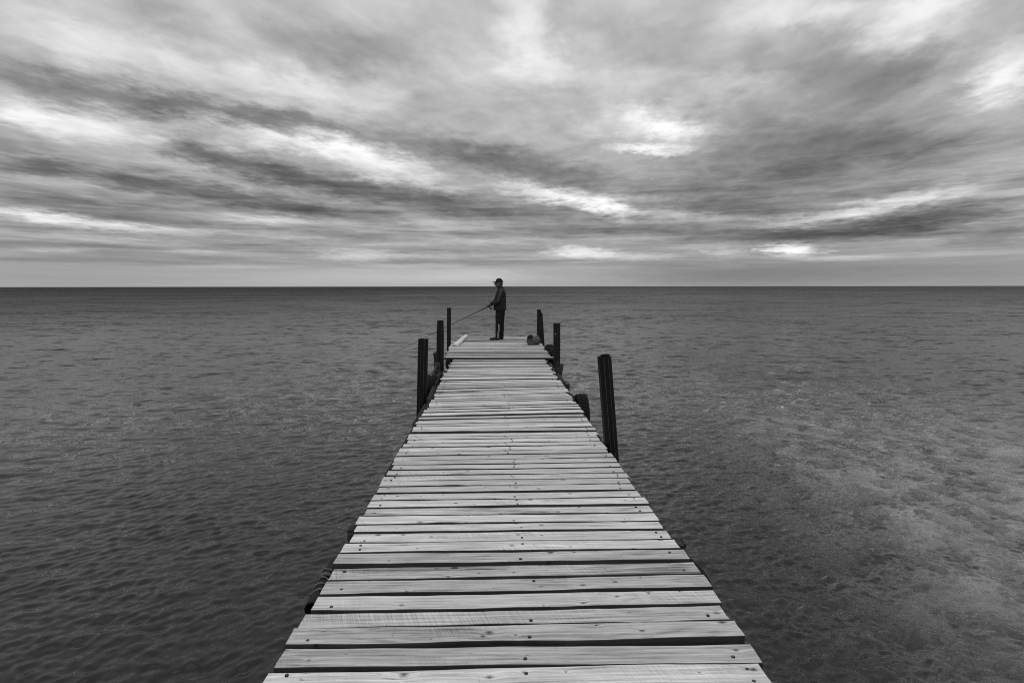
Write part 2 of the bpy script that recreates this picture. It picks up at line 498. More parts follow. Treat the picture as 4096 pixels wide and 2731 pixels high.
M_PAPER = simple('paper', 0.6, 0.8, 0.1, 20, 0.2)


# ------------------------------------------------------------------ sea
def water_material():
    m_, T = material('sea_water')
    geo = T.n('ShaderNodeNewGeometry')
    pos = geo.outputs['Position']
    px, py, pz = T.sep(pos)
    flat = T.xyz(px, py, 0.0)
    dist = T.v('LENGTH', flat)
    ld = T.m('LOGARITHM', T.m('MAXIMUM', dist, 1.0), 10.0)

    def slopes(sx, sy, scale, det, rough, rot, seed):
        mp = T.n('ShaderNodeMapping', {'Vector': flat, 'Rotation': (0, 0, radians(rot)), 'Scale': (sx, sy, 1),
                                       'Location': (seed, seed * 1.7, seed)})
        c = T.noise(mp.outputs[0], scale, det, rough, 0.4, out='Color')
        return T.v('SUBTRACT', c, (0.5, 0.5, 0.5))

    s1 = slopes(0.8, 1.0, 9.0, 2, 0.5, -20, 3.0)      # cat's paws, hand-wide ripples
    s2 = slopes(0.6, 1.0, 5.0, 1.5, 0.5, -8, 11.0)    # short wind waves
    s3 = slopes(0.55, 1.0, 1.8, 1.5, 0.5, 4, 23.0)    # longer waves seen far out
    s4 = slopes(0.4, 1.0, 0.42, 2, 0.5, 2, 5.0)
    f1 = T.rng(ld, 0.5, 1.2, W_S1[0], W_S1[1])
    f2 = T.rng(ld, 0.85, 1.5, W_S2[0], W_S2[1])
    f3 = T.rng(ld, 0.9, 1.5, 0.0, W_S3)
    f4 = T.rng(ld, 1.3, 2.0, 0.0, W_S4)
    gust = T.noise(T.v('MULTIPLY', flat, (0.012, 0.035, 0)), 1.0, 4, 0.6, 0.6)
    gf = T.rng(gust, 0.3, 0.7, 0.55, 1.5)
    tot = T.v('ADD', T.v('ADD', T.v('SCALE', s1, s=f1), T.v('SCALE', s2, s=f2)),
              T.v('ADD', T.v('SCALE', s3, s=f3), T.v('SCALE', s4, s=f4)))
    tot = T.v('SCALE', tot, s=gf)
    tot = T.v('MULTIPLY', tot, (1, 1, 0))
    nrm = T.v('NORMALIZE', T.v('ADD', geo.outputs['Normal'], tot))
    rough = T.m('MULTIPLY', T.m('ADD', T.rng(ld, 1.0, 1.9, W_R[0], W_R[1]), T.rng(ld, 1.9, 2.7, 0.0, 0.30)), T.m('MULTIPLY', T.rng(gust, 0.3, 0.7, 0.85, 1.15), T.rng(px, -45.0, 45.0, 1.12, 0.80)))
    gl = T.n('ShaderNodeBsdfGlass', {'Color': (1, 1, 1, 1), 'Roughness': rough, 'IOR': 1.333, 'Normal': nrm}, distribution='GGX')
    ab = T.n('ShaderNodeVolumeAbsorption', {'Color': (0.0, 0.0, 0.0, 1), 'Density': W_ABS})
    # over the deep the sea is a dark turbid body; over the sand shelf one looks through to the bottom
    deep = T.n('ShaderNodeBsdfPrincipled', {'Base Color': (W_BODY, W_BODY, W_BODY, 1), 'Roughness': rough, 'IOR': 1.333, 'Normal': nrm})
    sx_ = T.rng(T.m('SUBTRACT', px, T.m('MULTIPLY', py, 0.10)), 0.8, 2.0, 0.0, 1.0, True)
    fr = T.rng(dist, 10.0, 22.0, 1.0, 0.0, True)
    mx = T.n('ShaderNodeMixShader', {0: T.m('MULTIPLY', sx_, fr), 1: deep.outputs[0], 2: gl.outputs[0]})
    T.n('ShaderNodeOutputMaterial', {0: mx.outputs[0], 1: ab.outputs[0]})
    return m_


W_S1 = (0.45, 0.12)
W_S2 = (0.3, 1.7)
W_S3, W_S4 = 1.7, 2.3
W_R = (0.008, 0.42)
W_ABS = 0.5
W_BODY = 0.010


def polar(radii, angles):
    r, a = np.meshgrid(np.array(radii), np.array(angles), indexing='ij')
    return r * np.sin(a), r * np.cos(a)


def grid_faces(nr, na, closed=True):
    i, j = np.meshgrid(np.arange(nr - 1), np.arange(na if closed else na - 1), indexing='ij')
    j2 = (j + 1) % na
    return np.stack([i * na + j, i * na + j2, (i + 1) * na + j2, (i + 1) * na + j], -1).reshape(-1, 4)


def np_mesh(name, V, F, mat, smooth=True):
    me = bpy.data.meshes.new(name)
    me.from_pydata(V.tolist(), [], F if isinstance(F, list) else F.tolist())
    me.update()
    if smooth:
        me.shade_smooth()
    me.materials.append(mat)
    o = bpy.data.objects.new(name, me)
    COL.objects.link(o)
    return o


def wave_height(x, y, cell):
    h = np.zeros_like(x)
    g = np.random.default_rng(5)
    N = 64
    for i in range(N):
        lam = 0.06 * (24 ** (i / (N - 1.0))) * g.uniform(0.93, 1.07)
        th = g.uniform(0, 2 * pi)                           # a confused chop, running every way
        kx, ky = sin(th), cos(th)
        kk = 2 * pi / lam
        wt = min(1.0, (0.12 / lam) ** 0.9)
        amp = WAVE_SLOPE * wt / kk / sqrt(N / 2.0)
        fade = np.clip((lam / np.maximum(cell, 1e-4) - 2.6) / 2.4, 0, 1)
        ph = g.uniform(0, 2 * pi)
        # slow wander keeps crests short
        wob = 1.3 * np.sin(0.31 * x * (1 + i % 3) + 0.23 * y + ph) + 1.0 * np.sin(0.47 * y - 0.37 * x * (1 + i % 2) + 2 * ph)
        a = kk * (kx * x + ky * y) + ph + wob
        h += amp * fade * (np.sin(a) - 0.30 * np.cos(2 * a))
    return h


WAVE_SLOPE = 0.33


def build_sea():
    rad = [0.25]
    while rad[-1] < 9000:
        r = rad[-1]
        if r < 1.6:
            d = 0.15
        elif r < 40:
            d = max(0.0145, r * r / 2700.0)
        else:
            d = max(0.67, r * 0.03)
        rad.append(r + d)
    fine = np.radians(np.linspace(-56, 56, 720))
    coarse = np.radians(np.linspace(56, 304, 62)[1:-1])
    ang = np.concatenate([fine, coarse])
    x, y = polar(rad, ang)
    rr = np.hypot(x, y)
    dr = np.gradient(np.array(rad))[:, None] * np.ones_like(x)
    da = rr * np.gradient(ang)[None, :]
    da[:, 720:] = rr[:, 720:] * 0.07
    da[:, 0] = da[:, 1]
    da[:, 719] = da[:, 718]
    cell = np.maximum(dr, da)
    z = WATER + wave_height(x, y, cell)
    na, nr = len(ang), len(rad)
    V = np.stack([x, y, z], -1).reshape(-1, 3)
    F = grid_faces(nr, na)
    # sides and bottom: the sea is a closed body
    last = (nr - 1) * na
    V = np.concatenate([V, V[last:] * np.array([1, 1, 0]) + np.array([0, 0, -30.0]), [[0, 0, WATER], [0, 0, -30.0]]])
    j = np.arange(na)
    j2 = (j + 1) % na
    side = np.stack([last + j, last + j2, last + na + j2, last + na + j], -1)
    F = F.tolist() + side.tolist()
    c0, c1 = len(V) - 2, len(V) - 1
    F += [(c0, int(b), int(a)) for a, b in zip(j, j2)]
    F += [(c1, int(last + na + a), int(last + na + b)) for a, b in zip(j, j2)]
    o = np_mesh('sea', V, F, water_material())
    tag(o, 'grey rippled sea reaching to the straight horizon', kind='structure')
    # seabed
    rad2 = np.concatenate([np.linspace(0.4, 30, 90), 30 * 1.12 ** np.arange(1, 50)])
    ang2 = np.radians(np.linspace(0, 360, 180, endpoint=False))
    x, y = polar(rad2, ang2)
    zz = bed_z(x, y)
    V = np.stack([x, y, zz], -1).reshape(-1, 3)
    F = grid_faces(len(rad2), len(ang2))
    m_, T = material('seabed_sand')
    co = T.n('ShaderNodeTexCoord').outputs['Object']
    sand = T.rng(T.noise(T.v('MULTIPLY', co, (1, 0.7, 0)), 3.2, 4, 0.55, 0.6), 0.36, 0.64, 0.0, 1.0)
    weed = T.rng(T.noise(T.v('MULTIPLY', co, (1, 0.8, 0)), 2.3, 4, 0.6, 0.5), 0.56, 0.63, 0.0, 1.0)
    patch = T.rng(T.noise(T.v('MULTIPLY', co, (1, 1, 0)), 0.55, 3, 0.5), 0.40, 0.62, 0.0, 1.0)
    wf = T.m('MULTIPLY', weed, patch)
    c = T.mix(wf, T.m('ADD', BED_ALB * 0.2, T.m('MULTIPLY', sand, BED_ALB * 1.3)), 0.03)
    finish(T, c, 0.95, sand, 0.3, 0.05, 0.1)
    o = np_mesh('seabed', V, F, m_)
    tag(o, kind='structure')


BED_ALB = 0.5


def bed_z(x, y):
    # a sand shelf to the right of the pier, deeper under and left of it
    t = np.clip((x - 1.1 - 0.10 * y) / 3.0, 0, 1)
    t = t * t * (3 - 2 * t)
    deep = -3.4 + 0.9 * np.exp(-((x + 6) / 3.0) ** 2)
    sh = -1.22 - 0.03 * np.clip(y - 3, 0, 40)
    z = deep * (1 - t) + sh * t + 0.07 * np.sin(1.3 * x + 0.7 * y) * np.sin(0.9 * y - 0.4 * x)
    return np.maximum(z - np.clip((np.hypot(x, y) - 40) * 0.05, 0, 6), -12.0)


build_sea()


# ------------------------------------------------------------------ the pier
def plank_geo(length, width, thick=0.046, seg=22, rough_end=0.008, cup=0.0, wob=0.0035):
    """a sawn board along local X, top at z = 0, with uneven edges, worn arrises and ragged ends"""
    hw = width / 2
    b = 0.0025
    prof = [(-hw, -b), (-hw + b, 0), (-hw * 0.4, 0.0), (hw * 0.4, 0.0), (hw - b, 0), (hw, -b), (hw, -thick), (-hw, -thick)]
    n = len(prof)
    ph = [random.uniform(0, 6.28) for _ in range(6)]
    fq = [random.uniform(1.2, 3.0), random.uniform(3, 7), random.uniform(1, 2.5)]
    V, F = [], []
    e0 = [random.uniform(-rough_end, rough_end) for _ in range(n)]
    e1 = [random.uniform(-rough_end, rough_end) for _ in range(n)]
    chip = random.random() < 0.14
    for i in range(seg + 1):
        s = i / seg
        x = (s - 0.5) * length
        wn = wob * (sin(fq[0] * x * 2 + ph[0]) + 0.5 * sin(fq[1] * x * 2 + ph[1])) + random.uniform(-.0009, .0009)
        wf = wob * (sin(fq[2] * x * 2 + ph[2]) + 0.5 * sin(fq[1] * x * 2.7 + ph[3])) + random.uniform(-.0009, .0009)
        dz = 0.0022 * sin(fq[2] * x + ph[4])
        for q, (py, pz) in enumerate(prof):
            yy = py + (wn if py < 0 else wf)
            if chip and i in (int(seg * 0.3), int(seg * 0.3) + 1) and py < -hw * 0.9:
                yy += 0.012
            xx = x + (e0[q] if i == 0 else e1[q] if i == seg else 0)
            zz = pz + dz + cup * (1 - (py / hw) ** 2) * (1 if pz > -thick / 2 else 0)
            V.append((xx, yy, zz))
    for i in range(seg):
        for q in range(n):
            q2 = (q + 1) % n
            F.append((i * n + q, (i + 1) * n + q, (i + 1) * n + q2, i * n + q2))
    F.append(tuple(range(n)))
    F.append(tuple(seg * n + q for q in range(n))[::-1])
    return V, F


PLANKS = [
    (2.235,0.008,-0.93,1.11,-0.02),(2.389,0.025,-0.94,1.11,0.01),(2.531,0.013,-0.93,1.10,0.02),(2.673,0.022,-0.92,1.12,0.01),(2.826,0.023,-0.92,1.13,0.02),
    (2.968,0.014,-0.92,1.12,0.01),(3.125,0.027,-0.94,1.11,0.01),(3.272,0.024,-0.94,1.10,0.01),(3.409,0.016,-0.92,1.09,0.01),(3.555,0.015,-0.93,1.08,-0.00),
    (3.681,0.013,-0.95,1.09,0.01),(3.829,0.016,-0.93,1.09,0.02),(3.977,0.022,-0.94,1.10,0.01),(4.120,0.017,-0.94,1.08,0.02),(4.264,0.018,-0.93,1.07,0.02),
    (4.406,0.015,-0.94,1.07,0.02),(4.542,0.012,-0.95,1.09,0.02),(4.684,0.020,-0.94,1.08,0.02),(4.823,0.016,-0.92,1.08,0.01),(4.964,0.017,-0.94,1.08,0.01),
    (5.103,0.015,-0.95,1.08,0.08),(5.240,0.012,-0.95,1.05,0.06),(5.375,0.017,-0.95,1.07,0.07),(5.524,0.018,-0.94,1.06,0.05),(5.660,0.016,-0.92,1.05,0.03),
    (5.803,0.014,-0.94,1.05,0.04),(5.939,0.013,-0.95,1.08,0.05),(6.075,0.016,-0.93,1.08,0.04),(6.218,0.017,-0.94,1.07,0.09),(6.351,0.007,-0.92,1.07,0.08),
    (6.484,0.019,-0.95,1.07,0.10),(6.619,0.008,-0.94,1.08,0.12),(6.757,0.026,-0.95,1.06,0.09),(6.906,0.023,-0.93,1.08,0.14),(7.037,0.017,-0.93,1.08,0.17),
    (7.166,0.016,-0.94,1.08,0.15),(7.318,0.019,-0.91,1.08,0.18),(7.434,0.010,-0.90,1.06,0.17),(7.570,0.020,-0.92,1.04,0.19),(7.716,0.031,-0.92,1.06,0.20),
    (7.844,0.013,-0.92,1.06,0.21),(8.001,0.034,-0.89,1.04,0.24),(8.133,0.017,-0.89,1.01,0.23),(8.253,0.024,-0.92,1.07,0.26),(8.440,0.025,-0.92,1.08,0.24),
    (8.602,0.029,-0.93,1.06,0.24),(8.764,0.013,-0.93,1.06,0.23),(8.924,0.028,-0.94,1.05,0.20),(9.071,0.017,-0.93,1.06,0.18),(9.240,0.021,-0.94,1.06,0.16)]

pier = empty('wooden_pier', (0.08, 0, 0), 'long weathered plank pier running straight out over the sea', 'pier')
screw_geo, hollow_geo = [], []


def add_plank(y_near, y_far, xl, xr, skew, lift=0.0, tilt=0.0, screws=True, stained=False):
    y_far -= 0.006
    w = y_far - y_near
    ang = math.atan2(skew, xr - xl)
    xc = (xl + xr) / 2
    # the table gives the near edge where it crosses the middle of the deck
    yc = (y_near + y_far) / 2 + (xc - 0.06) * math.tan(ang)
    L = (xr - xl) / cos(ang)
    seg = 26 if y_near < 5 else 16 if y_near < 9 else 8
    v, f_ = plank_geo(L, w, 0.046 + random.uniform(-.003, .004), seg, 0.0025, random.uniform(-0.002, 0.002))
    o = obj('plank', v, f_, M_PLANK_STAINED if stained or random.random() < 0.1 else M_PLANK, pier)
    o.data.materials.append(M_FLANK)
    for p_ in o.data.polygons:                     # sawn edges: unbleached dirty wood, with gap shade in the colour too
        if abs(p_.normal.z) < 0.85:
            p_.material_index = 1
    o.location = (xc - 0.08, yc, lift)
    o.rotation_euler = (tilt, 0, ang)
    if screws and y_near < 9.5:
        M = Matrix.Translation((xc, yc, lift)) @ Matrix.Rotation(ang, 4, 'Z') @ Matrix.Rotation(tilt, 4, 'X')
        for sx in (s__ for s__ in (xl - xc + 0.085 + random.uniform(-.02, .02), random.uniform(-.03, .03) + 0.05, xr - xc - 0.085 + random.uniform(-.02, .02)) if random.random() < 0.72):
            for sy in ((-w * 0.27, w * 0.27) if random.random() < 0.35 else (random.choice((-1, 1)) * w * random.uniform(.18, .3),)):
                p = M @ Vector((sx + random.uniform(-.012, .012), sy + random.uniform(-.01, .01), 0.0028))
                screw_geo.append(move(lathe([(0.0, 0.0012), (0.0046, 0.0010), (0.0056, 0.0), (0.0056, -0.006)], 8), Matrix.Translation(p)))
                hollow_geo.append(move(lathe([(0.0060, 0.0004), (0.0078, 0.0002), (0.0080, -0.006)], 8), Matrix.Translation(p)))
    return o


for k_ in range(1, 11):
    y_ = 2.235 - 0.143 * k_
    add_plank(y_, y_ + (0.134 if k_ == 1 else 0.127), -0.94 + random.uniform(-.015, .015), 1.1 + random.uniform(-.015, .015), 0.0)
for i_, (yn, gp, xl, xr, sk) in enumerate(PLANKS):
    if i_ + 1 < len(PLANKS):
        yf_ = PLANKS[i_ + 1][0] - PLANKS[i_ + 1][1]
    else:
        yf_ = yn + 0.125
    lift = 0.0
    if i_ in (1, 6, 7):
        lift = 0.006
    if i_ == 50:
        lift = 0.02
    add_plank(yn, yf_, xl, xr, sk, lift + (random.uniform(-0.002, 0.002) if yn < 5 else random.gauss(0, 0.005)), random.uniform(-0.012, 0.012) if yn < 5 else random.uniform(-0.035, 0.02), stained=i_ in (5, 19, 37, 44))
yy_ = PLANKS[-1][0] + 0.146
skew_ = 0.14
while yy_ < 12.22:
    w_ = random.uniform(0.112, 0.134)
    skew_ = max(-0.05, skew_ - 0.012)
    add_plank(yy_, yy_ + w_, -0.955 + random.uniform(-.035, .03), 1.03 + random.uniform(-.045, .05), skew_,
              random.gauss(0, 0.006) + (0.022 if abs(yy_ - 9.53) < 0.08 else 0), random.uniform(-0.05, 0.03))
    yy_ += w_ + random.uniform(0.008, 0.028)
# the wider head of the pier
yy_ = 12.42
first = True
while yy_ < 17.55:
    w_ = random.uniform(0.112, 0.136)
    if yy_ < 15.55:
        xl, xr = -1.17 - 0.03 * (yy_ - 12.4) + random.uniform(-.035, .035), 1.215 + random.uniform(-.03, .025)
    else:
        xl, xr = -1.0 + random.uniform(-.04, .04), 1.2 + random.uniform(-.03, .03)
    if 15.42 < yy_ < 16.1:
        xr = 1.10
    add_plank(yy_, yy_ + w_, xl, xr, -0.11 + 0.05 * (yy_ - 12.4), 0.012 + random.gauss(0, 0.006) + (0.016 if abs(yy_ - 13.3) < .07 else 0),
              random.uniform(-0.05, 0.03), False)
    yy_ += w_ + random.uniform(0.006, 0.03)
o = obj('screw_heads', *join(*screw_geo), M_SCREW, pier, loc=(-0.08, 0, 0)); tag(o, kind='stuff')
o = obj('screw_hollows', *join(*hollow_geo), M_HOLE, pier, loc=(-0.08, 0, 0)); tag(o, kind='stuff')


def beam(name, x0, x1, y0, y1, z0, z1, bev=0.008, parent=pier, mat=None, yaw=0.0):
    cx, cy, cz = (x0 + x1) / 2, (y0 + y1) / 2, (z0 + z1) / 2
    g = box(x0 - cx, x1 - cx, y0 - cy, y1 - cy, z0 - cz, z1 - cz, bev)
    off = parent.location if parent is not None else Vector((0, 0, 0))
    return obj(name, *g, mat or M_BEAM, parent, loc=Vector((cx, cy, cz)) - Vector(off), rot=(0, 0, yaw))


# stringers under the planks
beam('stringer', -0.915, -0.80, 0.4, 4.86, -0.215, -0.053)
beam('stringer', -0.992, -0.87, 4.87, 12.40, -0.225, -0.055)
beam('stringer', 0.90, 1.045, 0.4, 5.75, -0.215, -0.053)
beam('stringer', 0.98, 1.118, 5.76, 8.65, -0.22, -0.054)
beam('stringer', 0.97, 1.075, 8.66, 12.40, -0.225, -0.056)
beam('stringer', -0.05, 0.12, 0.4, 12.40, -0.215, -0.054)
for x_ in (-1.08, 0.0, 1.08):
    beam('stringer', x_ - 0.06, x_ + 0.06, 12.41, 17.45, -0.21, -0.045)
# cross bearers on piles
for y_ in (1.2, 3.74, 6.6, 9.2, 12.1, 14.6, 17.1):
    hw_ = 1.01 if y_ < 12 else 1.12
    beam('cross_bearer', -hw_ + (0.03 if y_ != 3.74 else -0.0), hw_, y_ - 0.05, y_ + 0.05, -0.36 if y_ != 3.74 else -0.20, -0.232 if y_ != 3.74 else -0.07)
    for x_ in (-0.78, 0.88):
        b0 = float(bed_z(np.array(x_), np.array(y_))) - 0.4
        g = tube([(x_, y_, -0.23), (x_ + 0.01, y_, -0.9), (x_ - 0.01, y_, b0)], [0.085, 0.09, 0.095], 12, True, 0.03)
        obj('pile', *g, M_BEAM, pier, smooth=True, loc=(-0.08, 0, 0))
# outer rubbing rails
beam('rubbing_rail', -1.068, -0.998, 8.08, 10.38, -0.16, -0.038, yaw=radians(2.2))
beam('rubbing_rail', -1.020, -0.994, 6.70, 7.84, -0.17, -0.050)
beam('rubbing_rail', 1.078, 1.165, 9.45, 10.48, -0.17, -0.045)
beam('rubbing_rail', 1.078, 1.150, 10.80, 11.95, -0.17, -0.045)
beam('bracing_block', 1.062, 1.118, 8.15, 8.40, -0.12, -0.02)
# wedge blocks showing at the plank ends
beam('end_block', -1.012, -0.93, 3.70, 3.77, -0.115, -0.045)
g = tube([(-1.03, 10.2, -0.25), (-0.98, 10.32, 0.03), (-0.93, 10.36, 0.0)], [0.02, 0.022, 0.018], 8)
obj('iron_bracket', *g, M_STEEL, pier, loc=(-0.08, 0, 0))


# ------------------------------------------------------------------ loose boards on the pier head
def loose_board(name, label, p0, p1, width, thick, z0, z1=None, group=None):
    z1 = z0 if z1 is None else z1
    d_ = Vector((p1[0] - p0[0], p1[1] - p0[1], z1 - z0))
    v, f_ = plank_geo(d_.length, width, thick, 10, 0.012, 0.0, 0.002)
    o_ = obj(name, v, f_, M_PLANK)
    o_.location = ((p0[0] + p1[0]) / 2, (p0[1] + p1[1]) / 2, (z0 + z1) / 2)
    o_.rotation_euler = (0, -math.asin((z1 - z0) / d_.length), atan2(d_.y, d_.x))
    tag(o_, label, 'board', group)
    return o_


loose_board('loose_board', 'short stout board laid along the pier head, nails standing up from it', (-1.065, 14.83), (-0.965, 17.60), 0.095, 0.055, 0.078, 0.082)
loose_board('loose_board', 'thin grey board tucked beside the nailed board on the pier head', (-1.150, 15.0), (-1.045, 17.3), 0.05, 0.035, 0.056, 0.06)
loose_board('loose_board', 'stub of board jutting past the seaward edge at the pier head corner', (-1.20, 17.40), (-0.93, 17.43), 0.13, 0.045, 0.066)
loose_board('loose_board', 'pair of short boards lying flat against the tall thin pile', (-1.27, 15.66), (-0.99, 15.68), 0.16, 0.03, 0.05)
ng = []
for (t_, s_) in ((0.12, 0.03), (0.33, -0.03), (0.35, 0.035), (0.62, -0.02), (0.8, -0.035)):
    p = Vector((-1.065 + t_ * 0.10 + s_ * 0.8, 14.83 + t_ * 2.77, 0.07))
    ng.append(tube([p, p + Vector((0.004, 0, 0.028))], 0.004, 6))
    ng.append(tube([p + Vector((0.004, 0, 0.027)), p + Vector((0.004, 0, 0.031))], 0.008, 6))
nb = [o_ for o_ in bpy.data.objects if o_.name == 'loose_board'][0]
no = obj('nails', *join(*ng), M_SCREW)
no.parent = nb
bpy.context.view_layer.update()
no.matrix_parent_inverse = nb.matrix_world.inverted()
tag(no, kind='stuff')


# ------------------------------------------------------------------ mooring piles of black plastic pipe
def pipe_post(label, base, top_x, top_y, ztop, r, zlow, stripes, bulge=None, inner=None, ragged=0.0, group='black plastic mooring piles beside the pier'):
    """base = (x, y) at deck level; leans to (top_x, top_y) at ztop"""
    e = empty('mooring_post', (base[0], base[1], 0), label, 'post', group)
    dx, dy = top_x - base[0], top_y - base[1]

    def axis(z):
        return Vector((dx * z / ztop, dy * z / ztop, z))
    zs = np.linspace(zlow, ztop, 22)
    seg = 40
    wall = 0.011

    def rad(z):
        return r * (bulge(z) if bulge else 1.0)
    V, F = [], []
    rows = [(z, rad(z)) for z in zs] + [(ztop + 0.001, rad(ztop) - wall * 0.5), (ztop - 0.004, rad(ztop) - wall), (ztop - 0.5, rad(ztop) - wall)]
    for i, (z, rr_) in enumerate(rows):
        c = axis(z)
        for k_ in range(seg):
            a = 2 * pi * k_ / seg
            dz = ragged * (sin(3 * a + 1) + 0.6 * sin(7 * a)) if i >= 21 and i < 24 else 0
            V.append(c + Vector((rr_ * cos(a), rr_ * sin(a), dz)))
    n = len(rows)
    for i in range(n - 1):
        for k_ in range(seg):
            a, b_ = i * seg + k_, i * seg + (k_ + 1) % seg
            F.append((a, b_, b_ + seg, a + seg))
    po = obj('pipe', V, F, M_PIPE, e, smooth=True)
    po.data.set_sharp_from_angle(angle=radians(35))
    for a in stripes:
        sv, sf = [], []
        hw_ = 0.0024
        for z in zs[2:]:
            c = axis(z)
            rr_ = rad(z) + 0.0012
            for s_ in (-hw_, hw_):
                t = radians(a) + s_ / rr_
                sv.append(c + Vector((rr_ * cos(t), rr_ * sin(t), 0)))
            for s_ in (-hw_, hw_):
                t = radians(a) + s_ / rr_
                sv.append(c + Vector(((rr_ - .003) * cos(t), (rr_ - .003) * sin(t), 0)))
        m_ = len(zs) - 2
        for i in range(m_ - 1):
            q = i * 4
            sf += [(q, q + 1, q + 5, q + 4), (q + 2, q, q + 4, q + 6), (q + 1, q + 3, q + 7, q + 5)]
        obj('stripe', sv, sf, M_STRIPE, e)
    if inner:
        for (ox, oy, ri, z0, z1) in inner:
            c0, c1 = axis(z0), axis(z1)
            off = Vector((ox, oy, 0))
            g = join(tube([c0 + off, c1 + off], ri, 24, False), tube([c0 + off, c1 + off - Vector((0, 0, .001))], ri - .009, 24, False))
            # annular lip
            V2, F2 = g
            k0 = 24
            for k_ in range(24):
                F2.append((k0 + k_, k0 + (k_ + 1) % 24, 48 + 24 + (k_ + 1) % 24, 48 + 24 + k_))
            obj('inner_pipe', V2, F2, M_PIPE, e, smooth=False)
    return e


pipe_post('black pipe pile with frayed rim standing by the round rubber fender', (-1.112, 8.30), -1.079, 8.30, 0.813, 0.074, -3.6,
          (-108, -72, -15, 40, 120, 195), ragged=0.004)
pipe_post('swollen black pipe pile tapering to its top, in front of the wider deck', (-1.144, 11.3), -1.127, 11.3, 0.905, 0.070, -3.6,
          (-120, -70, -25, 60, 140), bulge=lambda z: 1.06 if z < 0.55 else 1.06 - 0.17 * ((z - 0.55) / 0.36) ** 1.6)
pipe_post('slender plain black pipe pile beside the loose boards on the pier head', (-1.345, 15.75), -1.329, 15.75, 0.987, 0.055, -3.6, (-100, 20))
pipe_post('black pipe pile leaning inward with the rubbish bag at its foot', (1.232, 15.62), 1.172, 15.6, 0.843, 0.073, -3.6,
          (-125, -100, -70, -30), inner=[(-0.012, 0.02, 0.058, 0.4, 0.876)])
pipe_post('taller black pipe pile next to the leaning one, on its seaward side', (1.172, 16.05), 1.180, 16.05, 0.919, 0.053, -3.6, (-95,))
pipe_post('upright black pipe pile with a white fleck, lashed to short log stubs', (1.19, 11.3), 1.188, 11.3, 0.842, 0.070, -3.6,
          (-125, -85, -50, 60), ragged=0.002)
pipe_post('thick double-walled black pipe pile standing alone against open water', (1.142, 5.60), 1.064, 5.60, 0.876, 0.070, -2.4,
          (-150, -105, -68, -22, 60, 130), inner=[(0.012, 0.012, 0.046, 0.3, 0.897)], ragged=0.0015)
# small white fleck on the upright right-hand pile
fl = [o_ for o_ in bpy.data.objects if o_.get('label', '').startswith('upright black')][0]
obj('white_fleck', *ellipsoid((-0.04, -0.062, 0.63), 0.006, 0.003, 0.013, 8, 6), M_PAPER, fl)


# ------------------------------------------------------------------ tyres, fenders, bollard, stubs
def tyre(label, loc, R, width, rz=0.0, rx=0.0):
    e = empty('tyre_fender', loc, label, 'tyre', 'old tyres hung along the pier as fenders')
    e.rotation_euler = (rx, 0, rz)
    hw_ = width / 2
    prof = [(R * 0.60, -hw_ * 0.62), (R * 0.72, -hw_ * 0.98), (R * 0.86, -hw_), (R * 0.95, -hw_ * 0.86), (R * 0.975, -hw_ * 0.5), (R * 0.975, hw_ * 0.5),
            (R * 0.95, hw_ * 0.86), (R * 0.86, hw_), (R * 0.72, hw_ * 0.98), (R * 0.60, hw_ * 0.62), (R * 0.63, hw_ * 0.45), (R * 0.87, hw_ * 0.6),
            (R * 0.87, -hw_ * 0.6), (R * 0.63, -hw_ * 0.45), (R * 0.60, -hw_ * 0.62)]
    obj('carcass', *lathe(prof, 44, 'X'), M_RUBBER, e, smooth=True)
    lugs = []
    for k_ in range(36):
        for s_ in (-1, 0, 1):
            a = 2 * pi * (k_ + 0.25 * s_) / 36
            g = box(-hw_ * 0.27, hw_ * 0.27, -R * 0.065, R * 0.065, -0.010, 0.012, 0.003)
            M = Matrix.Rotation(a, 4, 'X') @ Matrix.Translation((s_ * hw_ * 0.6, 0, R * (0.985 - 0.02 * abs(s_)))) @ Matrix.Rotation(radians(18 * s_), 4, 'Z')
            lugs.append(move(g, M))
    tr = obj('tread', *join(*lugs), M_RUBBER, e)
    g = tube([(-hw_ * 0.9, 0.0, R * 0.62), (-hw_ * 1.12, 0.0, R * 0.80), (-hw_ * 1.2, 0.01, R * 0.93)], 0.010, 7)
    obj('hanging_rope', *g, M_RUBBER, e)
    return e


tyre('chunky tyre hung on the pier side under the iron bollard', (1.215, 8.08, -0.29), 0.31, 0.165)
tyre('smooth tyre sticking out behind the swollen pipe pile', (-1.28, 12.15, -0.13), 0.30, 0.15, radians(8))
tyre('tyre wedged against the foot of the leaning pipe pile', (1.30, 14.15, -0.15), 0.27, 0.15, radians(-25))
tyre('tyre standing next to the pile with the white fleck', (1.29, 12.95, -0.14), 0.31, 0.17, radians(7))

# round rubber fender with chain
e = empty('ball_fender', (-1.17, 9.3, -0.05), 'big round black rubber fender hanging on a chain', 'fender')
obj('ball', *ellipsoid((0, 0, 0), 0.15, 0.17, 0.195, 28, 18), M_RUBBER, e, smooth=True)
obj('neck', *lathe([(0.0, 0.245), (0.03, 0.245), (0.045, 0.23), (0.05, 0.20), (0.07, 0.17)], 16), M_RUBBER, e, smooth=True, loc=(0.06, 0.02, -0.06), rot=(0, radians(20), 0))


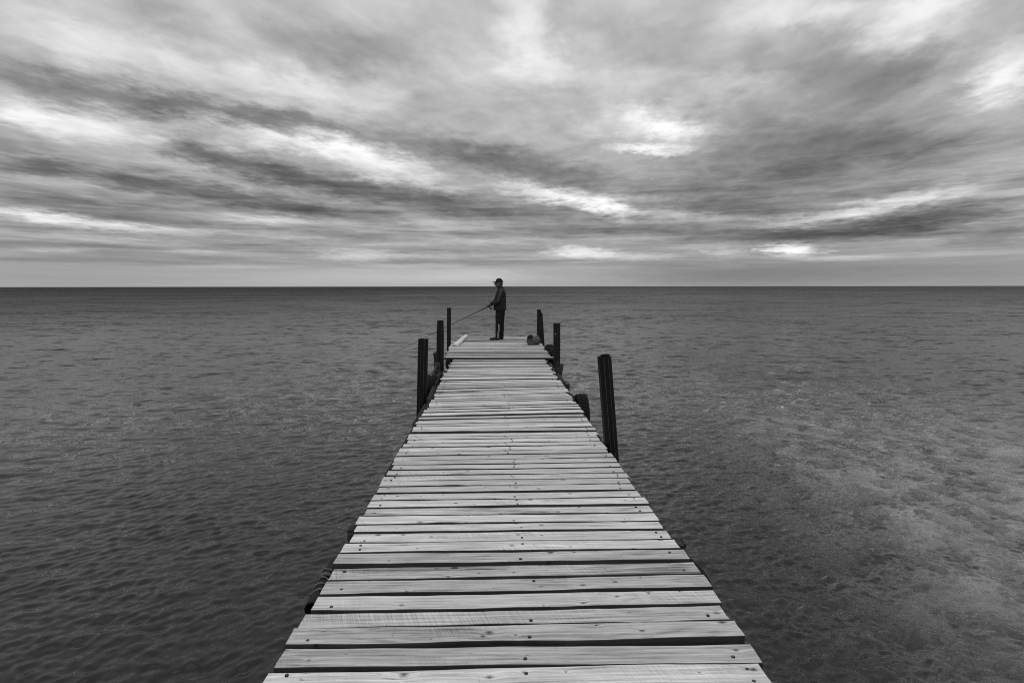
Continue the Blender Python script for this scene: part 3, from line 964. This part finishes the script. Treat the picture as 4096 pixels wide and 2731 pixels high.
def chain(label, p0, p1, sag, n, r=0.017, wire=0.0045):
    e_ = empty('chain', p0, label, 'chain')
    P0, P1 = Vector(p0), Vector(p1)
    pts = [P0.lerp(P1, i / n) - Vector((0, 0, sag * 4 * (i / n) * (1 - i / n))) for i in range(n + 1)]
    for i in range(n):
        c = (pts[i] + pts[i + 1]) / 2 - P0
        t = (pts[i + 1] - pts[i]).normalized()
        L = (pts[i + 1] - pts[i]).length * 0.72
        s, b = frame_of(t)
        if i % 2:
            s, b = b, s
        ring = []
        for k_ in range(12):
            a = 2 * pi * k_ / 12
            ring.append(c + t * (L * cos(a)) + s * (r * 0.72 * sin(a)))
        ring.append(ring[0])
        obj('link', *tube(ring, wire, 6, False), M_STEEL, e_)
    return e_


chain('rusty chain running from the round fender up to the cut log stub', (-1.09, 9.36, 0.125), (-1.13, 10.52, 0.13), 0.02, 16, 0.026, 0.0065)
chain('slack lower chain looped between the round fender and the rail', (-1.06, 9.38, 0.09), (-1.045, 10.3, 0.0), 0.03, 14, 0.026, 0.0065)


def stub(label, pts, rad, extra=()):
    e_ = empty('log_stub', pts[0], label, 'post')
    P0 = Vector(pts[0])
    obj('log', *tube([Vector(p) - P0 for p in pts], rad, 12, True, 0.05), M_BEAM, e_, smooth=False)
    for nm, g, m_ in extra:
        obj(nm, *move(g, Matrix.Translation(-P0)), m_, e_)
    return e_


stub('rotten cut log stub bound with wire below the swollen pile', [(-1.15, 10.55, -2.6), (-1.13, 10.55, -0.2), (-1.125, 10.55, 0.16)], [0.07, 0.062, 0.055],
     [('wire_binding', join(*[move(torus(0.062, 0.005, 20, 6), Matrix.Translation((-1.127, 10.55, z_)) @ Matrix.Rotation(0.2, 4, 'Y')) for z_ in (0.02, 0.08, 0.125)]), M_STEEL),
      ('bolt', tube([(-1.10, 10.45, -0.02), (-0.98, 10.45, -0.01)], 0.014, 8), M_STEEL)])
stub('short forked log stub in front of the upright pile, outer prong', [(1.165, 10.62, -2.6), (1.17, 10.62, -0.1), (1.215, 10.62, 0.115)], [0.06, 0.052, 0.036],
     [('bolt_plate', tube([(1.14, 10.565, 0.03), (1.15, 10.55, 0.035)], 0.022, 10), M_STEEL)])
stub('short upright log stub beside the forked one, inner prong', [(1.10, 10.66, -2.6), (1.11, 10.66, -0.1), (1.15, 10.66, 0.15)], [0.05, 0.045, 0.033])

e = empty('bollard', (1.168, 9.33, 0), 'small iron bollard with flanged mushroom head just beyond the chunky tyre', 'bollard')
obj('post', *lathe([(0.0, -0.3), (0.045, -0.3), (0.036, -0.22), (0.032, -0.12), (0.036, -0.095), (0.0, -0.095)], 20), M_STEEL, e, smooth=True)
obj('flange', *lathe([(0.0, -0.078), (0.045, -0.078), (0.052, -0.086), (0.045, -0.096), (0.0, -0.096)], 20), M_STEEL, e, smooth=True)
obj('head', *lathe([(0.0, -0.022), (0.018, -0.026), (0.028, -0.034), (0.048, -0.046), (0.046, -0.056), (0.026, -0.066), (0.026, -0.079), (0.0, -0.079)], 20), M_STEEL, e, smooth=True)
obj('base', *box(-0.05, 0.05, -0.07, 0.07, -0.325, -0.30, 0.004), M_STEEL, e)
obj('bracket', *box(-0.10, 0.045, -0.03, 0.03, -0.30, -0.275, 0.004), M_STEEL, e)


# rope-wound tube fender at the left edge
def wound_tube(name, label, p0, p1, r, turns, mat, rope_r=0.008, hollow=True, ring=True):
    P0, P1 = Vector(p0), Vector(p1)
    e_ = empty(name, p0, label, 'fender')
    d_ = P1 - P0
    t = d_.normalized()
    s, b = frame_of(t)
    L = d_.length
    if hollow:
        g = join(tube([Vector(), d_], r, 22, False), tube([Vector(), d_], r - 0.008, 22, False))
        V, F = g
        for k_ in range(22):
            F.append((k_, (k_ + 1) % 22, 44 + (k_ + 1) % 22, 44 + k_))
            F.append((22 + k_, 22 + (k_ + 1) % 22, 66 + (k_ + 1) % 22, 66 + k_))
        # a wall closes the bore part way in
        V.append(tuple(t * 0.09))
        F += [(44 + k_, 44 + (k_ + 1) % 22, len(V) - 1) for k_ in range(22)] if False else []
        obj('tube', V, F, mat, e_, smooth=False)
    pts = []
    n = int(turns * 16)
    for i in range(n + 1):
        f_ = i / n
        a = 2 * pi * turns * f_
        q = t * (L * (0.22 + 0.60 * f_) + 0.012 * sin(5 * a * 0.37)) + (s * cos(a) + b * sin(a)) * (r + rope_r * 0.7 + 0.003 * sin(2.3 * a))
        pts.append(q)
    obj('winding', *tube(pts, [rope_r * (1 + 0.25 * sin(i * 1.9)) for i in range(n + 1)], 6), M_ROPE, e_)
    if ring:
        M = Matrix.Translation(t * (L * 0.55)) @ t.to_track_quat('Z', 'Y').to_matrix().to_4x4()
        obj('band', *move(torus(r + 0.008, 0.005, 26, 8), M), M_STEEL, e_, smooth=True)
        obj('band', *move(torus(r + 0.007, 0.0045, 26, 8), M @ Matrix.Translation((0, 0, 0.016))), M_ROPE, e_, smooth=True)
    return e_


wound_tube('tube_fender', 'black tube fender wound with frayed rope, hung beside the plank ends', (-0.975, 2.86, -0.11), (-0.985, 3.33, -0.10), 0.042, 5.0, M_PIPE, 0.005)

# thick tarred rope along the right edge
e = empty('mooring_rope', (1.15, 3.0, -0.1), 'thick tarred rope looped along the plank ends near the bristly block', 'rope')
for k_ in range(3):
    pts = []
    for i in range(41):
        f_ = i / 40
        c = Vector((0.012 + 0.03 * sin(pi * f_), -0.10 + 0.42 * f_, 0.005 - 0.05 * (1 - f_) ** 2))
        a = 2 * pi * (5.0 * f_ + k_ / 3)
        pts.append(c + Vector((0.011 * cos(a), 0, 0.011 * sin(a))))
    obj('strand', *tube(pts, 0.0125, 7), M_RUBBER, e)
obj('eye', *move(torus(0.035, 0.016, 18, 7, 'X'), Matrix.Translation((0.02, -0.11, -0.05))), M_RUBBER, e)

# brush-like fender block behind the long plank on the right
e = empty('brush_block', (1.165, 3.46, -0.03), 'dark bristly block fixed at the end of the longest plank', 'brush')
obj('block', *box(-0.05, 0.012, -0.045, 0.05, -0.06, -0.02, 0.004), M_BEAM, e)
br = []
for i in range(60):
    p = Vector((random.uniform(-0.03, 0.016), random.uniform(-0.05, 0.055), -0.035))
    br.append(tube([p, p + Vector((random.uniform(0.004, 0.014), random.uniform(-.006, .006), random.uniform(0.004, 0.016)))], 0.0035, 5))
o = obj('bristles', *join(*br), M_RUBBER, e); tag(o, kind='stuff')

# ------------------------------------------------------------------ the bag heap at the foot of the leaning pile
bpy.ops.mesh.primitive_ico_sphere_add(subdivisions=4, radius=1.0)
src = bpy.context.object


def crumpled(name, c, rx, ry, rz, seed, amp, mat, parent):
    from mathutils import noise
    me = src.data.copy()
    for p in me.vertices:
        d_ = p.co.normalized()
        q = d_ * 1.7 + Vector((seed, seed * 2, 0))
        n_ = noise.turbulence(q, 4, True, noise_basis='PERLIN_ORIGINAL')
        k_ = 1 + amp * (n_ - 0.6)
        z = d_.z * k_
        if z < -0.55:
            z = -0.55 - (z + 0.55) * 0.1
        p.co = (d_.x * k_ * rx, d_.y * k_ * ry, z * rz)
    me.shade_smooth()
    return link_mesh(name, me, mat, parent, c)


hp = 0.02
e = empty('rubbish_bag', (1.04, 15.22, hp), 'crumpled grey plastic bag slumped against the leaning pile', 'bag')
crumpled('bag', (0, 0, 0.088), 0.118, 0.10, 0.15, 1.3, 0.38, M_BAG, e)
crumpled('bag_neck', (0.015, 0.01, 0.185), 0.05, 0.045, 0.055, 4.2, 0.6, M_BAG, e)
e = empty('dark_bundle', (0.905, 15.40, hp), 'black cloth bundle heaped behind the grey box', 'bundle')
crumpled('cloth', (0, 0, 0.10), 0.11, 0.09, 0.155, 7.7, 0.42, M_DARK, e)
e = empty('bait_box', (0.90, 15.20, hp), 'small dull grey box beside the crumpled bag', 'box')
obj('body', *box(-0.085, 0.085, -0.06, 0.06, 0.0, 0.10, 0.006), M_BOX, e)
obj('lid', *box(-0.089, 0.089, -0.064, 0.064, 0.101, 0.118, 0.004), M_BOX, e)
obj('handle', *tube([(-0.05, 0, 0.117), (-0.045, 0, 0.14), (0.045, 0, 0.14), (0.05, 0, 0.117)], 0.005, 6), M_STEEL, e)
e = empty('paper_scrap', (0.775, 15.25, hp), 'torn scrap of white paper on the planks by the grey box', 'paper')
obj('sheet', *join(box(-0.05, 0.05, -0.03, 0.03, 0.002, 0.005, 0.001), move(box(-0.02, 0.03, -0.02, 0.02, 0, 0.003, 0.001), Matrix.Translation((0.05, 0, 0.004)) @ Matrix.Rotation(-0.9, 4, 'Y'))), M_PAPER, e)
bpy.data.objects.remove(src)


# ------------------------------------------------------------------ the angler (faces -X, left side to the camera)
def loft(rings, seg=28):
    """closed body through elliptical rings (cx, cy, z, rx, ry)"""
    V, F = [], []
    for (cx, cy, z, rx, ry) in rings:
        for k_ in range(seg):
            a = 2 * pi * k_ / seg
            V.append((cx + rx * cos(a), cy + ry * sin(a), z))
    n = len(rings)
    for i in range(n - 1):
        for k_ in range(seg):
            a, b_ = i * seg + k_, i * seg + (k_ + 1) % seg
            F.append((a, b_, b_ + seg, a + seg))
    F.append(tuple(range(seg))[::-1])
    F.append(tuple((n - 1) * seg + k_ for k_ in range(seg)))
    return V, F


def limb(pts, rad, seg=14):
    gs = [tube(pts, rad, seg)]
    for p, r in zip(pts, rad):
        gs.append(ellipsoid(p, r, r, r, seg, 8))
    return join(*gs)


FX, FY, FZ = 0.0, 16.65, 0.02
person = empty('person', (FX, FY, FZ), 'angler in dark tracksuit and peaked cap, fishing from the pier head', 'person')

# rod axis, used by the hands as well
ROD_A = Vector((-0.02, -0.075, 1.085))
ROD_B = Vector((-3.05, -0.02, -0.365))
rd = (ROD_B - ROD_A).normalized()


def rod_at(s):
    return ROD_A + rd * s


def hand(center_s, side, wrist, geo):
    """a fist closed round the rod: palm, four curled fingers of different length, thumb along the side"""
    c = rod_at(center_s)
    wv_ = (Vector(wrist) - c)
    up_ = (wv_ - rd * wv_.dot(rd)).normalized()          # from the rod towards the wrist
    sd_ = rd.cross(up_).normalized()
    palm = c + up_ * 0.036 + sd_ * 0.004 * side
    geo.append(limb([Vector(wrist), c + up_ * 0.062, palm + rd * 0.012], [0.027, 0.033, 0.030], 12))
    geo.append(limb([palm - rd * 0.030, palm + rd * 0.034], [0.021, 0.020], 12))
    for i, ln in enumerate((0.90, 1.0, 0.95, 0.78)):
        q = c + rd * (0.036 - 0.0235 * i)
        pts = []
        for a, rr_ in ((60, 0.034), (5, 0.029), (-65, 0.026), (-140 * ln, 0.0235), (-195 * ln, 0.022)):
            t = radians(a)
            pts.append(q + up_ * (rr_ * sin(t)) + sd_ * (rr_ * cos(t) * side))
        geo.append(limb(pts, [0.0105, 0.0098, 0.0092, 0.0086, 0.0078], 8))
    tb = [palm + rd * 0.012 - sd_ * 0.02 * side, c + rd * 0.040 + up_ * 0.026 - sd_ * 0.020 * side, c + rd * 0.066 + up_ * 0.020 - sd_ * 0.006 * side]
    geo.append(limb(tb, [0.0135, 0.0115, 0.0095], 8))


WL = Vector((-0.185, -0.125, 1.055))      # left wrist (near the camera)
WR = Vector((-0.105, 0.015, 1.085))       # right wrist
# ---- body: head, neck, trunk, legs and both hands as one skin
bg = []
hc = Vector((0.062, 0.0, 1.665))
bg.append(ellipsoid(hc, 0.098, 0.076, 0.105, 22, 14))                 # skull
bg.append(ellipsoid((0.012, 0, 1.62), 0.070, 0.062, 0.082, 18, 12))   # face
bg.append(limb([(-0.018, 0, 1.565), (0.03, 0.035, 1.578), (0.075, 0.055, 1.61)], [0.028, 0.026, 0.022], 10))   # jaw
bg.append(limb([(-0.018, 0, 1.565), (0.03, -0.035, 1.578), (0.075, -0.055, 1.61)], [0.028, 0.026, 0.022], 10))
bg.append(limb([(-0.020, 0, 1.558), (-0.030, 0, 1.568)], [0.021, 0.017], 10))                                  # chin
bg.append(limb([(-0.050, 0, 1.655), (-0.068, 0, 1.628), (-0.079, 0, 1.612)], [0.009, 0.012, 0.013], 8))        # nose
bg.append(limb([(-0.060, 0.010, 1.608), (-0.060, -0.010, 1.608)], [0.011, 0.011], 8))                          # nostrils
bg.append(limb([(-0.052, 0.02, 1.588), (-0.059, 0, 1.589), (-0.052, -0.02, 1.588)], [0.007, 0.009, 0.007], 8)) # lips
bg.append(limb([(-0.046, 0.018, 1.578), (-0.055, 0, 1.577), (-0.046, -0.018, 1.578)], [0.007, 0.009, 0.007], 8))
bg.append(limb([(-0.048, 0.035, 1.668), (-0.056, 0, 1.665), (-0.048, -0.035, 1.668)], [0.010, 0.011, 0.010], 8)) # brow
for s_ in (-1, 1):
    bg.append(limb([(0.070, 0.074 * s_, 1.668), (0.083, 0.083 * s_, 1.655), (0.078, 0.080 * s_, 1.628), (0.066, 0.074 * s_, 1.616)], [0.009, 0.011, 0.010, 0.008], 8))
bg.append(limb([(0.085, 0, 1.60), (0.095, 0, 1.52), (0.105, 0, 1.44)], [0.056, 0.058, 0.07], 16))              # neck
bg.append(loft([(0.09, 0, 0.84, 0.12, 0.16), (0.09, 0, 1.0, 0.13, 0.16), (0.10, 0, 1.2, 0.12, 0.17), (0.11, 0, 1.36, 0.105, 0.18), (0.11, 0, 1.45, 0.07, 0.11)]))
for s_, hip, knee, ank in ((-1, (0.065, -0.10, 0.86), (0.035, -0.115, 0.49), (0.015, -0.115, 0.085)), (1, (0.115, 0.09, 0.86), (0.125, 0.105, 0.49), (0.125, 0.12, 0.085))):
    bg.append(limb([hip, knee, ank], [0.085, 0.058, 0.042], 14))
    bg.append(limb([ank, (ank[0] - 0.02, ank[1], 0.045), (ank[0] - 0.14, ank[1], 0.032)], [0.04, 0.036, 0.028], 12))
SH_L, EL_L = Vector((0.115, -0.195, 1.405)), Vector((0.035, -0.265, 1.135))
SH_R, EL_R = Vector((0.105, 0.195, 1.405)), Vector((-0.025, 0.245, 1.165))
bg.append(limb([(0.11, -0.10, 1.41), SH_L, EL_L, WL], [0.06, 0.055, 0.042, 0.028], 12))
bg.append(limb([(0.11, 0.10, 1.41), SH_R, EL_R, WR], [0.06, 0.055, 0.042, 0.028], 12))
hand(0.262, 1, WL, bg)
hand(0.155, -1, WR, bg)
body = link_mesh('body', remeshed('body', join(*bg), 0.0052, 2, 0.5), M_SKIN, person)
for s_ in (-1, 1):
    obj('eye', *ellipsoid((-0.050, 0.027 * s_, 1.648), 0.006, 0.009, 0.006, 10, 6), M_HAIR, person, smooth=True)

# ---- jacket
jg = [loft([(0.078, 0, 0.872, 0.176, 0.205), (0.078, 0, 0.884, 0.184, 0.214), (0.080, 0, 0.93, 0.186, 0.218), (0.082, 0, 1.02, 0.184, 0.220), (0.088, 0, 1.14, 0.176, 0.220),
            (0.098, 0, 1.26, 0.163, 0.222), (0.108, 0, 1.36, 0.140, 0.222), (0.113, 0, 1.42, 0.118, 0.205), (0.112, 0, 1.465, 0.100, 0.150),
            (0.100, 0, 1.50, 0.090, 0.100), (0.088, 0, 1.545, 0.082, 0.084), (0.084, 0, 1.566, 0.078, 0.08)])]
jg.append(limb([(0.115, -0.13, 1.405), SH_L, (0.072, -0.245, 1.26), EL_L, (-0.02, -0.235, 1.085), WL + Vector((0.02, -0.005, 0.002))], [0.082, 0.083, 0.074, 0.072, 0.062, 0.050], 16))
jg.append(limb([(0.11, 0.13, 1.405), SH_R, (0.035, 0.23, 1.28), EL_R, (-0.07, 0.15, 1.115), WR + Vector((-0.005, 0.02, 0.0))], [0.082, 0.080, 0.072, 0.070, 0.060, 0.050], 16))
jm = remeshed('jacket', join(*jg), 0.0085, 3, 0.5)
from mathutils import noise as mnoise
jn = [v.normal.copy() for v in jm.vertices]
for p, nv in zip(jm.vertices, jn):          # soft folds in the cloth
    q = p.co.copy()
    fold = mnoise.noise(Vector((q.x * 9 + q.z * 7, q.y * 7, q.z * 11))) * 0.006 + mnoise.noise(q * 26) * 0.0022
    if q.z < 1.5:
        p.co = q + nv * fold
jacket = link_mesh('jacket', jm, M_JACKET, person)
obj('collar', *lathe([(0.074, 0.0), (0.083, 0.0), (0.080, 0.045), (0.070, 0.048), (0.066, 0.01)], 26), M_DARK, jacket, smooth=True, loc=(0.082, 0, 1.522), rot=(0, radians(14), 0))
obj('hem_band', *lathe([(0.182, 0.0), (0.191, 0.004), (0.192, 0.034), (0.186, 0.038)], 40), M_DARK, jacket, smooth=True, loc=(0.079, 0, 0.866))
jacket.children[-1].scale = (1.0, 1.155, 1.0)

# ---- trousers
tg = []
for hip, mid, knee, shin, ank in (((0.070, -0.092, 0.87), (0.045, -0.108, 0.68), (0.030, -0.115, 0.48), (0.022, -0.118, 0.27), (0.012, -0.118, 0.075)),
                                  ((0.118, 0.085, 0.87), (0.120, 0.10, 0.68), (0.122, 0.11, 0.48), (0.122, 0.115, 0.27), (0.122, 0.12, 0.075))):
    tg.append(limb([hip, mid, knee, shin, ank], [0.118, 0.098, 0.083, 0.076, 0.066], 18))
tg.append(loft([(0.09, 0, 0.78, 0.13, 0.15), (0.09, 0, 0.90, 0.15, 0.175)]))
tm = remeshed('trousers', join(*tg), 0.0085, 3, 0.5)
tn = [v.normal.copy() for v in tm.vertices]
for p, nv in zip(tm.vertices, tn):
    q = p.co.copy()
    fold = mnoise.noise(Vector((q.x * 8, q.y * 8, q.z * (9 if q.z > 0.35 else 26)))) * (0.006 if q.z > 0.35 else 0.0085)
    p.co = q + nv * fold
trousers = link_mesh('trousers', tm, M_TROUSER, person)


def braid(name, mesh, path, parent, mat, width=0.0055, offs=(-0.011, 0.0, 0.011)):
    """parallel stripes laid on the cloth on the camera-facing side: path of (x, z)"""
    bvh = BVHTree.FromPolygons([p.co.copy() for p in mesh.vertices], [tuple(q.vertices) for q in mesh.polygons])
    n = 26
    xs = np.array([p[0] for p in path]); zs_ = np.array([p[1] for p in path])
    d_ = np.concatenate([[0], np.cumsum(np.hypot(np.diff(xs), np.diff(zs_)))])
    tt = np.linspace(0, d_[-1], n)
    X, Z = np.interp(tt, d_, xs), np.interp(tt, d_, zs_)
    tx, tz = np.gradient(X), np.gradient(Z)
    ln = np.hypot(tx, tz)
    nx, nz = tz / ln, -tx / ln
    for o_ in offs:
        V, F = [], []
        for i in range(n):
            for s_ in (-width / 2, width / 2):
                px, pz = X[i] + nx[i] * (o_ + s_), Z[i] + nz[i] * (o_ + s_)
                hit = bvh.ray_cast(Vector((px, -0.6, pz)), Vector((0, 1, 0)))
                yv = hit[0].y if hit[0] is not None else -0.2
                V += [(px, yv - 0.0045, pz), (px, yv + 0.003, pz)]
        for i in range(n - 1):
            a = i * 4
            F += [(a, a + 2, a + 6, a + 4), (a, a + 4, a + 5, a + 1), (a + 2, a + 3, a + 7, a + 6)]
        obj(name, V, F, mat, parent)


braid('sleeve_stripe', jm, [(0.128, 1.475), (0.100, 1.38), (0.062, 1.26), (0.022, 1.16), (0.0, 1.125)], jacket, M_GREYBRAID, 0.0085, (-0.017, 0, 0.017))
braid('leg_stripe', tm, [(0.035, 0.475), (0.043, 0.42), (0.048, 0.34), (0.045, 0.27), (0.020, 0.205), (0.012, 0.165), (0.036, 0.15), (0.030, 0.11), (0.012, 0.055)], trousers, M_WHITE, 0.0062, (-0.0125, 0, 0.0125))
obj('pocket_mark', *box(-0.004, 0.004, -0.002, 0.002, -0.02, 0.02, 0.001), M_GREYBRAID, trousers, loc=(0.01, -0.206, 0.755), rot=(0, 0.2, 0))

# ---- cap
def cap_geo():
    V, F = [], []
    seg, rings = 32, 10
    for i in range(rings + 1):
        t = (pi / 2) * i / rings
        for k_ in range(seg):
            a = 2 * pi * k_ / seg
            r = cos(t) ** 0.92
            V.append((0.064 + 0.106 * r * cos(a), 0.086 * r * sin(a), 1.684 + 0.108 * sin(t) ** 0.95 + 0.012 * r * cos(a) * -0.6))
    for i in range(rings):
        for k_ in range(seg):
            a, b_ = i * seg + k_, i * seg + (k_ + 1) % seg
            F.append((a, b_, b_ + seg, a + seg))
    # inside face so the crown has thickness
    n = len(V)
    V += [((x - 0.064) * 0.95 + 0.064, y * 0.95, 1.684 + (z - 1.684) * 0.95) for (x, y, z) in V[:n]]
    F += [tuple(i + n for i in f_[::-1]) for f_ in F[:]]
    for k_ in range(seg):
        F.append((k_, n + k_, n + (k_ + 1) % seg, (k_ + 1) % seg))
    return V, F


cap = obj('cap', *cap_geo(), M_CAP, person, smooth=True)
V, F = [], []
nb_ = 15
for i in range(nb_):
    s_ = -1 + 2 * i / (nb_ - 1)
    y_ = 0.078 * s_
    xb = 0.064 - 0.104 * sqrt(max(0, 1 - (0.9 * s_) ** 2))
    xf = xb - 0.105 * sqrt(max(0.02, 1 - s_ * s_))
    for x_, f_ in ((xb + 0.012, 0), ((xb + xf) / 2, 0.5), (xf, 1)):
        z_ = 1.700 - 0.030 * f_ - 0.022 * s_ * s_
        V += [(x_, y_, z_ + 0.004), (x_, y_, z_ - 0.004)]
for i in range(nb_ - 1):
    a = i * 6
    b_ = a + 6
    F += [(a, a + 2, b_ + 2, b_), (a + 2, a + 4, b_ + 4, b_ + 2), (a + 1, b_ + 1, b_ + 3, a + 3), (a + 3, b_ + 3, b_ + 5, a + 5), (a + 4, a + 5, b_ + 5, b_ + 4)]
obj('peak', V, F, M_CAP, cap, smooth=False)
obj('button', *ellipsoid((0.064, 0, 1.793), 0.009, 0.009, 0.005, 10, 6), M_CAP, cap)
obj('strap', *tube([(0.160, 0.02, 1.688), (0.172, 0, 1.684), (0.160, -0.02, 1.688)], 0.007, 6), M_CAP, cap)
hg = [ellipsoid((0.105, 0, 1.645), 0.062, 0.074, 0.062, 16, 10), ellipsoid((0.125, 0, 1.61), 0.04, 0.058, 0.05, 14, 8),
      limb([(0.05, -0.070, 1.66), (0.055, -0.072, 1.63)], [0.012, 0.008], 8), limb([(0.05, 0.070, 1.66), (0.055, 0.072, 1.63)], [0.012, 0.008], 8)]
hair = link_mesh('hair', remeshed('hair', join(*hg), 0.006, 2), M_HAIR, person)
for p0, p1 in (((0.165, 0.0, 1.68), (0.182, -0.005, 1.70)), ((0.165, 0.01, 1.675), (0.180, 0.0, 1.668)), ((0.165, -0.01, 1.67), (0.184, -0.01, 1.682))):
    obj('tuft', *tube([p0, p1], [0.005, 0.001], 5), M_HAIR, hair)

# ---- shoes
for (ax, ay) in ((0.005, -0.118), (0.120, 0.12)):
    sg = [limb([(ax + 0.022, ay, 0.045), (ax - 0.07, ay, 0.042), (ax - 0.175, ay - 0.006, 0.034), (ax - 0.205, ay - 0.006, 0.030)], [0.044, 0.044, 0.038, 0.027], 14),
          limb([(ax + 0.01, ay, 0.05), (ax + 0.005, ay, 0.095)], [0.047, 0.05], 14)]
    sm_ = remeshed('shoe', join(*sg), 0.006, 2)
    for p in sm_.vertices:
        p.co.z = max(p.co.z, 0.010)
    so = link_mesh('shoe', sm_, M_SHOE, person)
    ov = []
    for k_ in range(28):
        a = 2 * pi * k_ / 28
        ov.append((ax - 0.085 + 0.152 * cos(a), ay + 0.047 * sin(a) * (1.0 - 0.12 * cos(a))))
    V = [(x, y, 0.0) for x, y in ov] + [(x, y, 0.016) for x, y in ov]
    F = [tuple(range(28))[::-1], tuple(range(28, 56))] + [(k_, (k_ + 1) % 28, 28 + (k_ + 1) % 28, 28 + k_) for k_ in range(28)]
    obj('sole', V, F, M_DARK, so)

# ---- fishing rod and reel (held, so a thing of its own)
rod = empty('fishing_rod', (FX + ROD_A.x, FY + ROD_A.y, FZ + ROD_A.z), 'long thin fishing rod with spinning reel, held pointing down over the water', 'fishing rod')
RL = (ROD_B - ROD_A).length


def rl(s):
    return rd * s


N_ = 30
sag_ = Vector((0, 0, -1))
pts = [rl(s) + sag_ * (0.035 * (s / RL) ** 3) for s in np.linspace(0.42, RL, N_)]
obj('blank', *tube(pts, list(np.linspace(0.0125, 0.0042, N_)), 8), M_ROD, rod, smooth=True)
obj('handle', *tube([rl(0.0), rl(0.02), rl(0.2), rl(0.34), rl(0.50), rl(0.515)], [0.013, 0.015, 0.013, 0.016, 0.0135, 0.009], 12), M_DARK, rod, smooth=True)
obj('collar_ring', *tube([rl(0.317), rl(0.333)], 0.0185, 14), M_ALU, rod)
for s in (0.86, 1.42, 1.95, 2.38, 2.72, 3.0, 3.2):
    c = rl(s) + sag_ * (0.035 * (s / RL) ** 3)
    rr_ = 0.020 - 0.0045 * s
    dn = (sag_ - rd * sag_.dot(rd)).normalized()
    M = Matrix.Translation(c + dn * (rr_ + 0.013)) @ rd.to_track_quat('Z', 'Y').to_matrix().to_4x4()
    gd = obj('line_guide', *join(move(torus(rr_, 0.0026, 14, 6), M), tube([c, c + dn * 0.014], 0.003, 6), tube([c - rd * 0.02, c + rd * 0.02], 0.0125 - 0.0028 * s, 8)), M_ROD, rod)
dn = (sag_ - rd * sag_.dot(rd)).normalized()
fc = rl(0.245)
sdv = rd.cross(dn).normalized()
reel = obj('reel', *join(tube([fc + dn * 0.012, fc + dn * 0.075], [0.009, 0.012], 8), tube([fc + dn * 0.085 - rd * 0.055, fc + dn * 0.085 - rd * 0.02, fc + dn * 0.085 + rd * 0.02], [0.018, 0.028, 0.024], 12)), M_STEEL, rod, smooth=True)
obj('spool', *tube([fc + dn * 0.085 + rd * 0.02, fc + dn * 0.085 + rd * 0.024, fc + dn * 0.085 + rd * 0.05, fc + dn * 0.085 + rd * 0.055], [0.030, 0.024, 0.024, 0.030], 16), M_ALU, reel, smooth=False)
obj('bail', *tube([fc + dn * 0.085 + rd * 0.02 + sdv * 0.036, fc + dn * 0.10 + rd * 0.066 + sdv * 0.024, fc + dn * 0.11 + rd * 0.075, fc + dn * 0.10 + rd * 0.066 - sdv * 0.024, fc + dn * 0.085 + rd * 0.02 - sdv * 0.036], 0.003, 6), M_ALU, reel)
obj('crank', *join(tube([fc + dn * 0.085 - rd * 0.03, fc + dn * 0.085 - rd * 0.03 - sdv * 0.06, fc + dn * 0.045 - rd * 0.075 - sdv * 0.065], 0.005, 7),
                   ellipsoid(tuple(fc + dn * 0.04 - rd * 0.08 - sdv * 0.07), 0.014, 0.014, 0.012, 10, 6)), M_WHITE, reel, smooth=True)
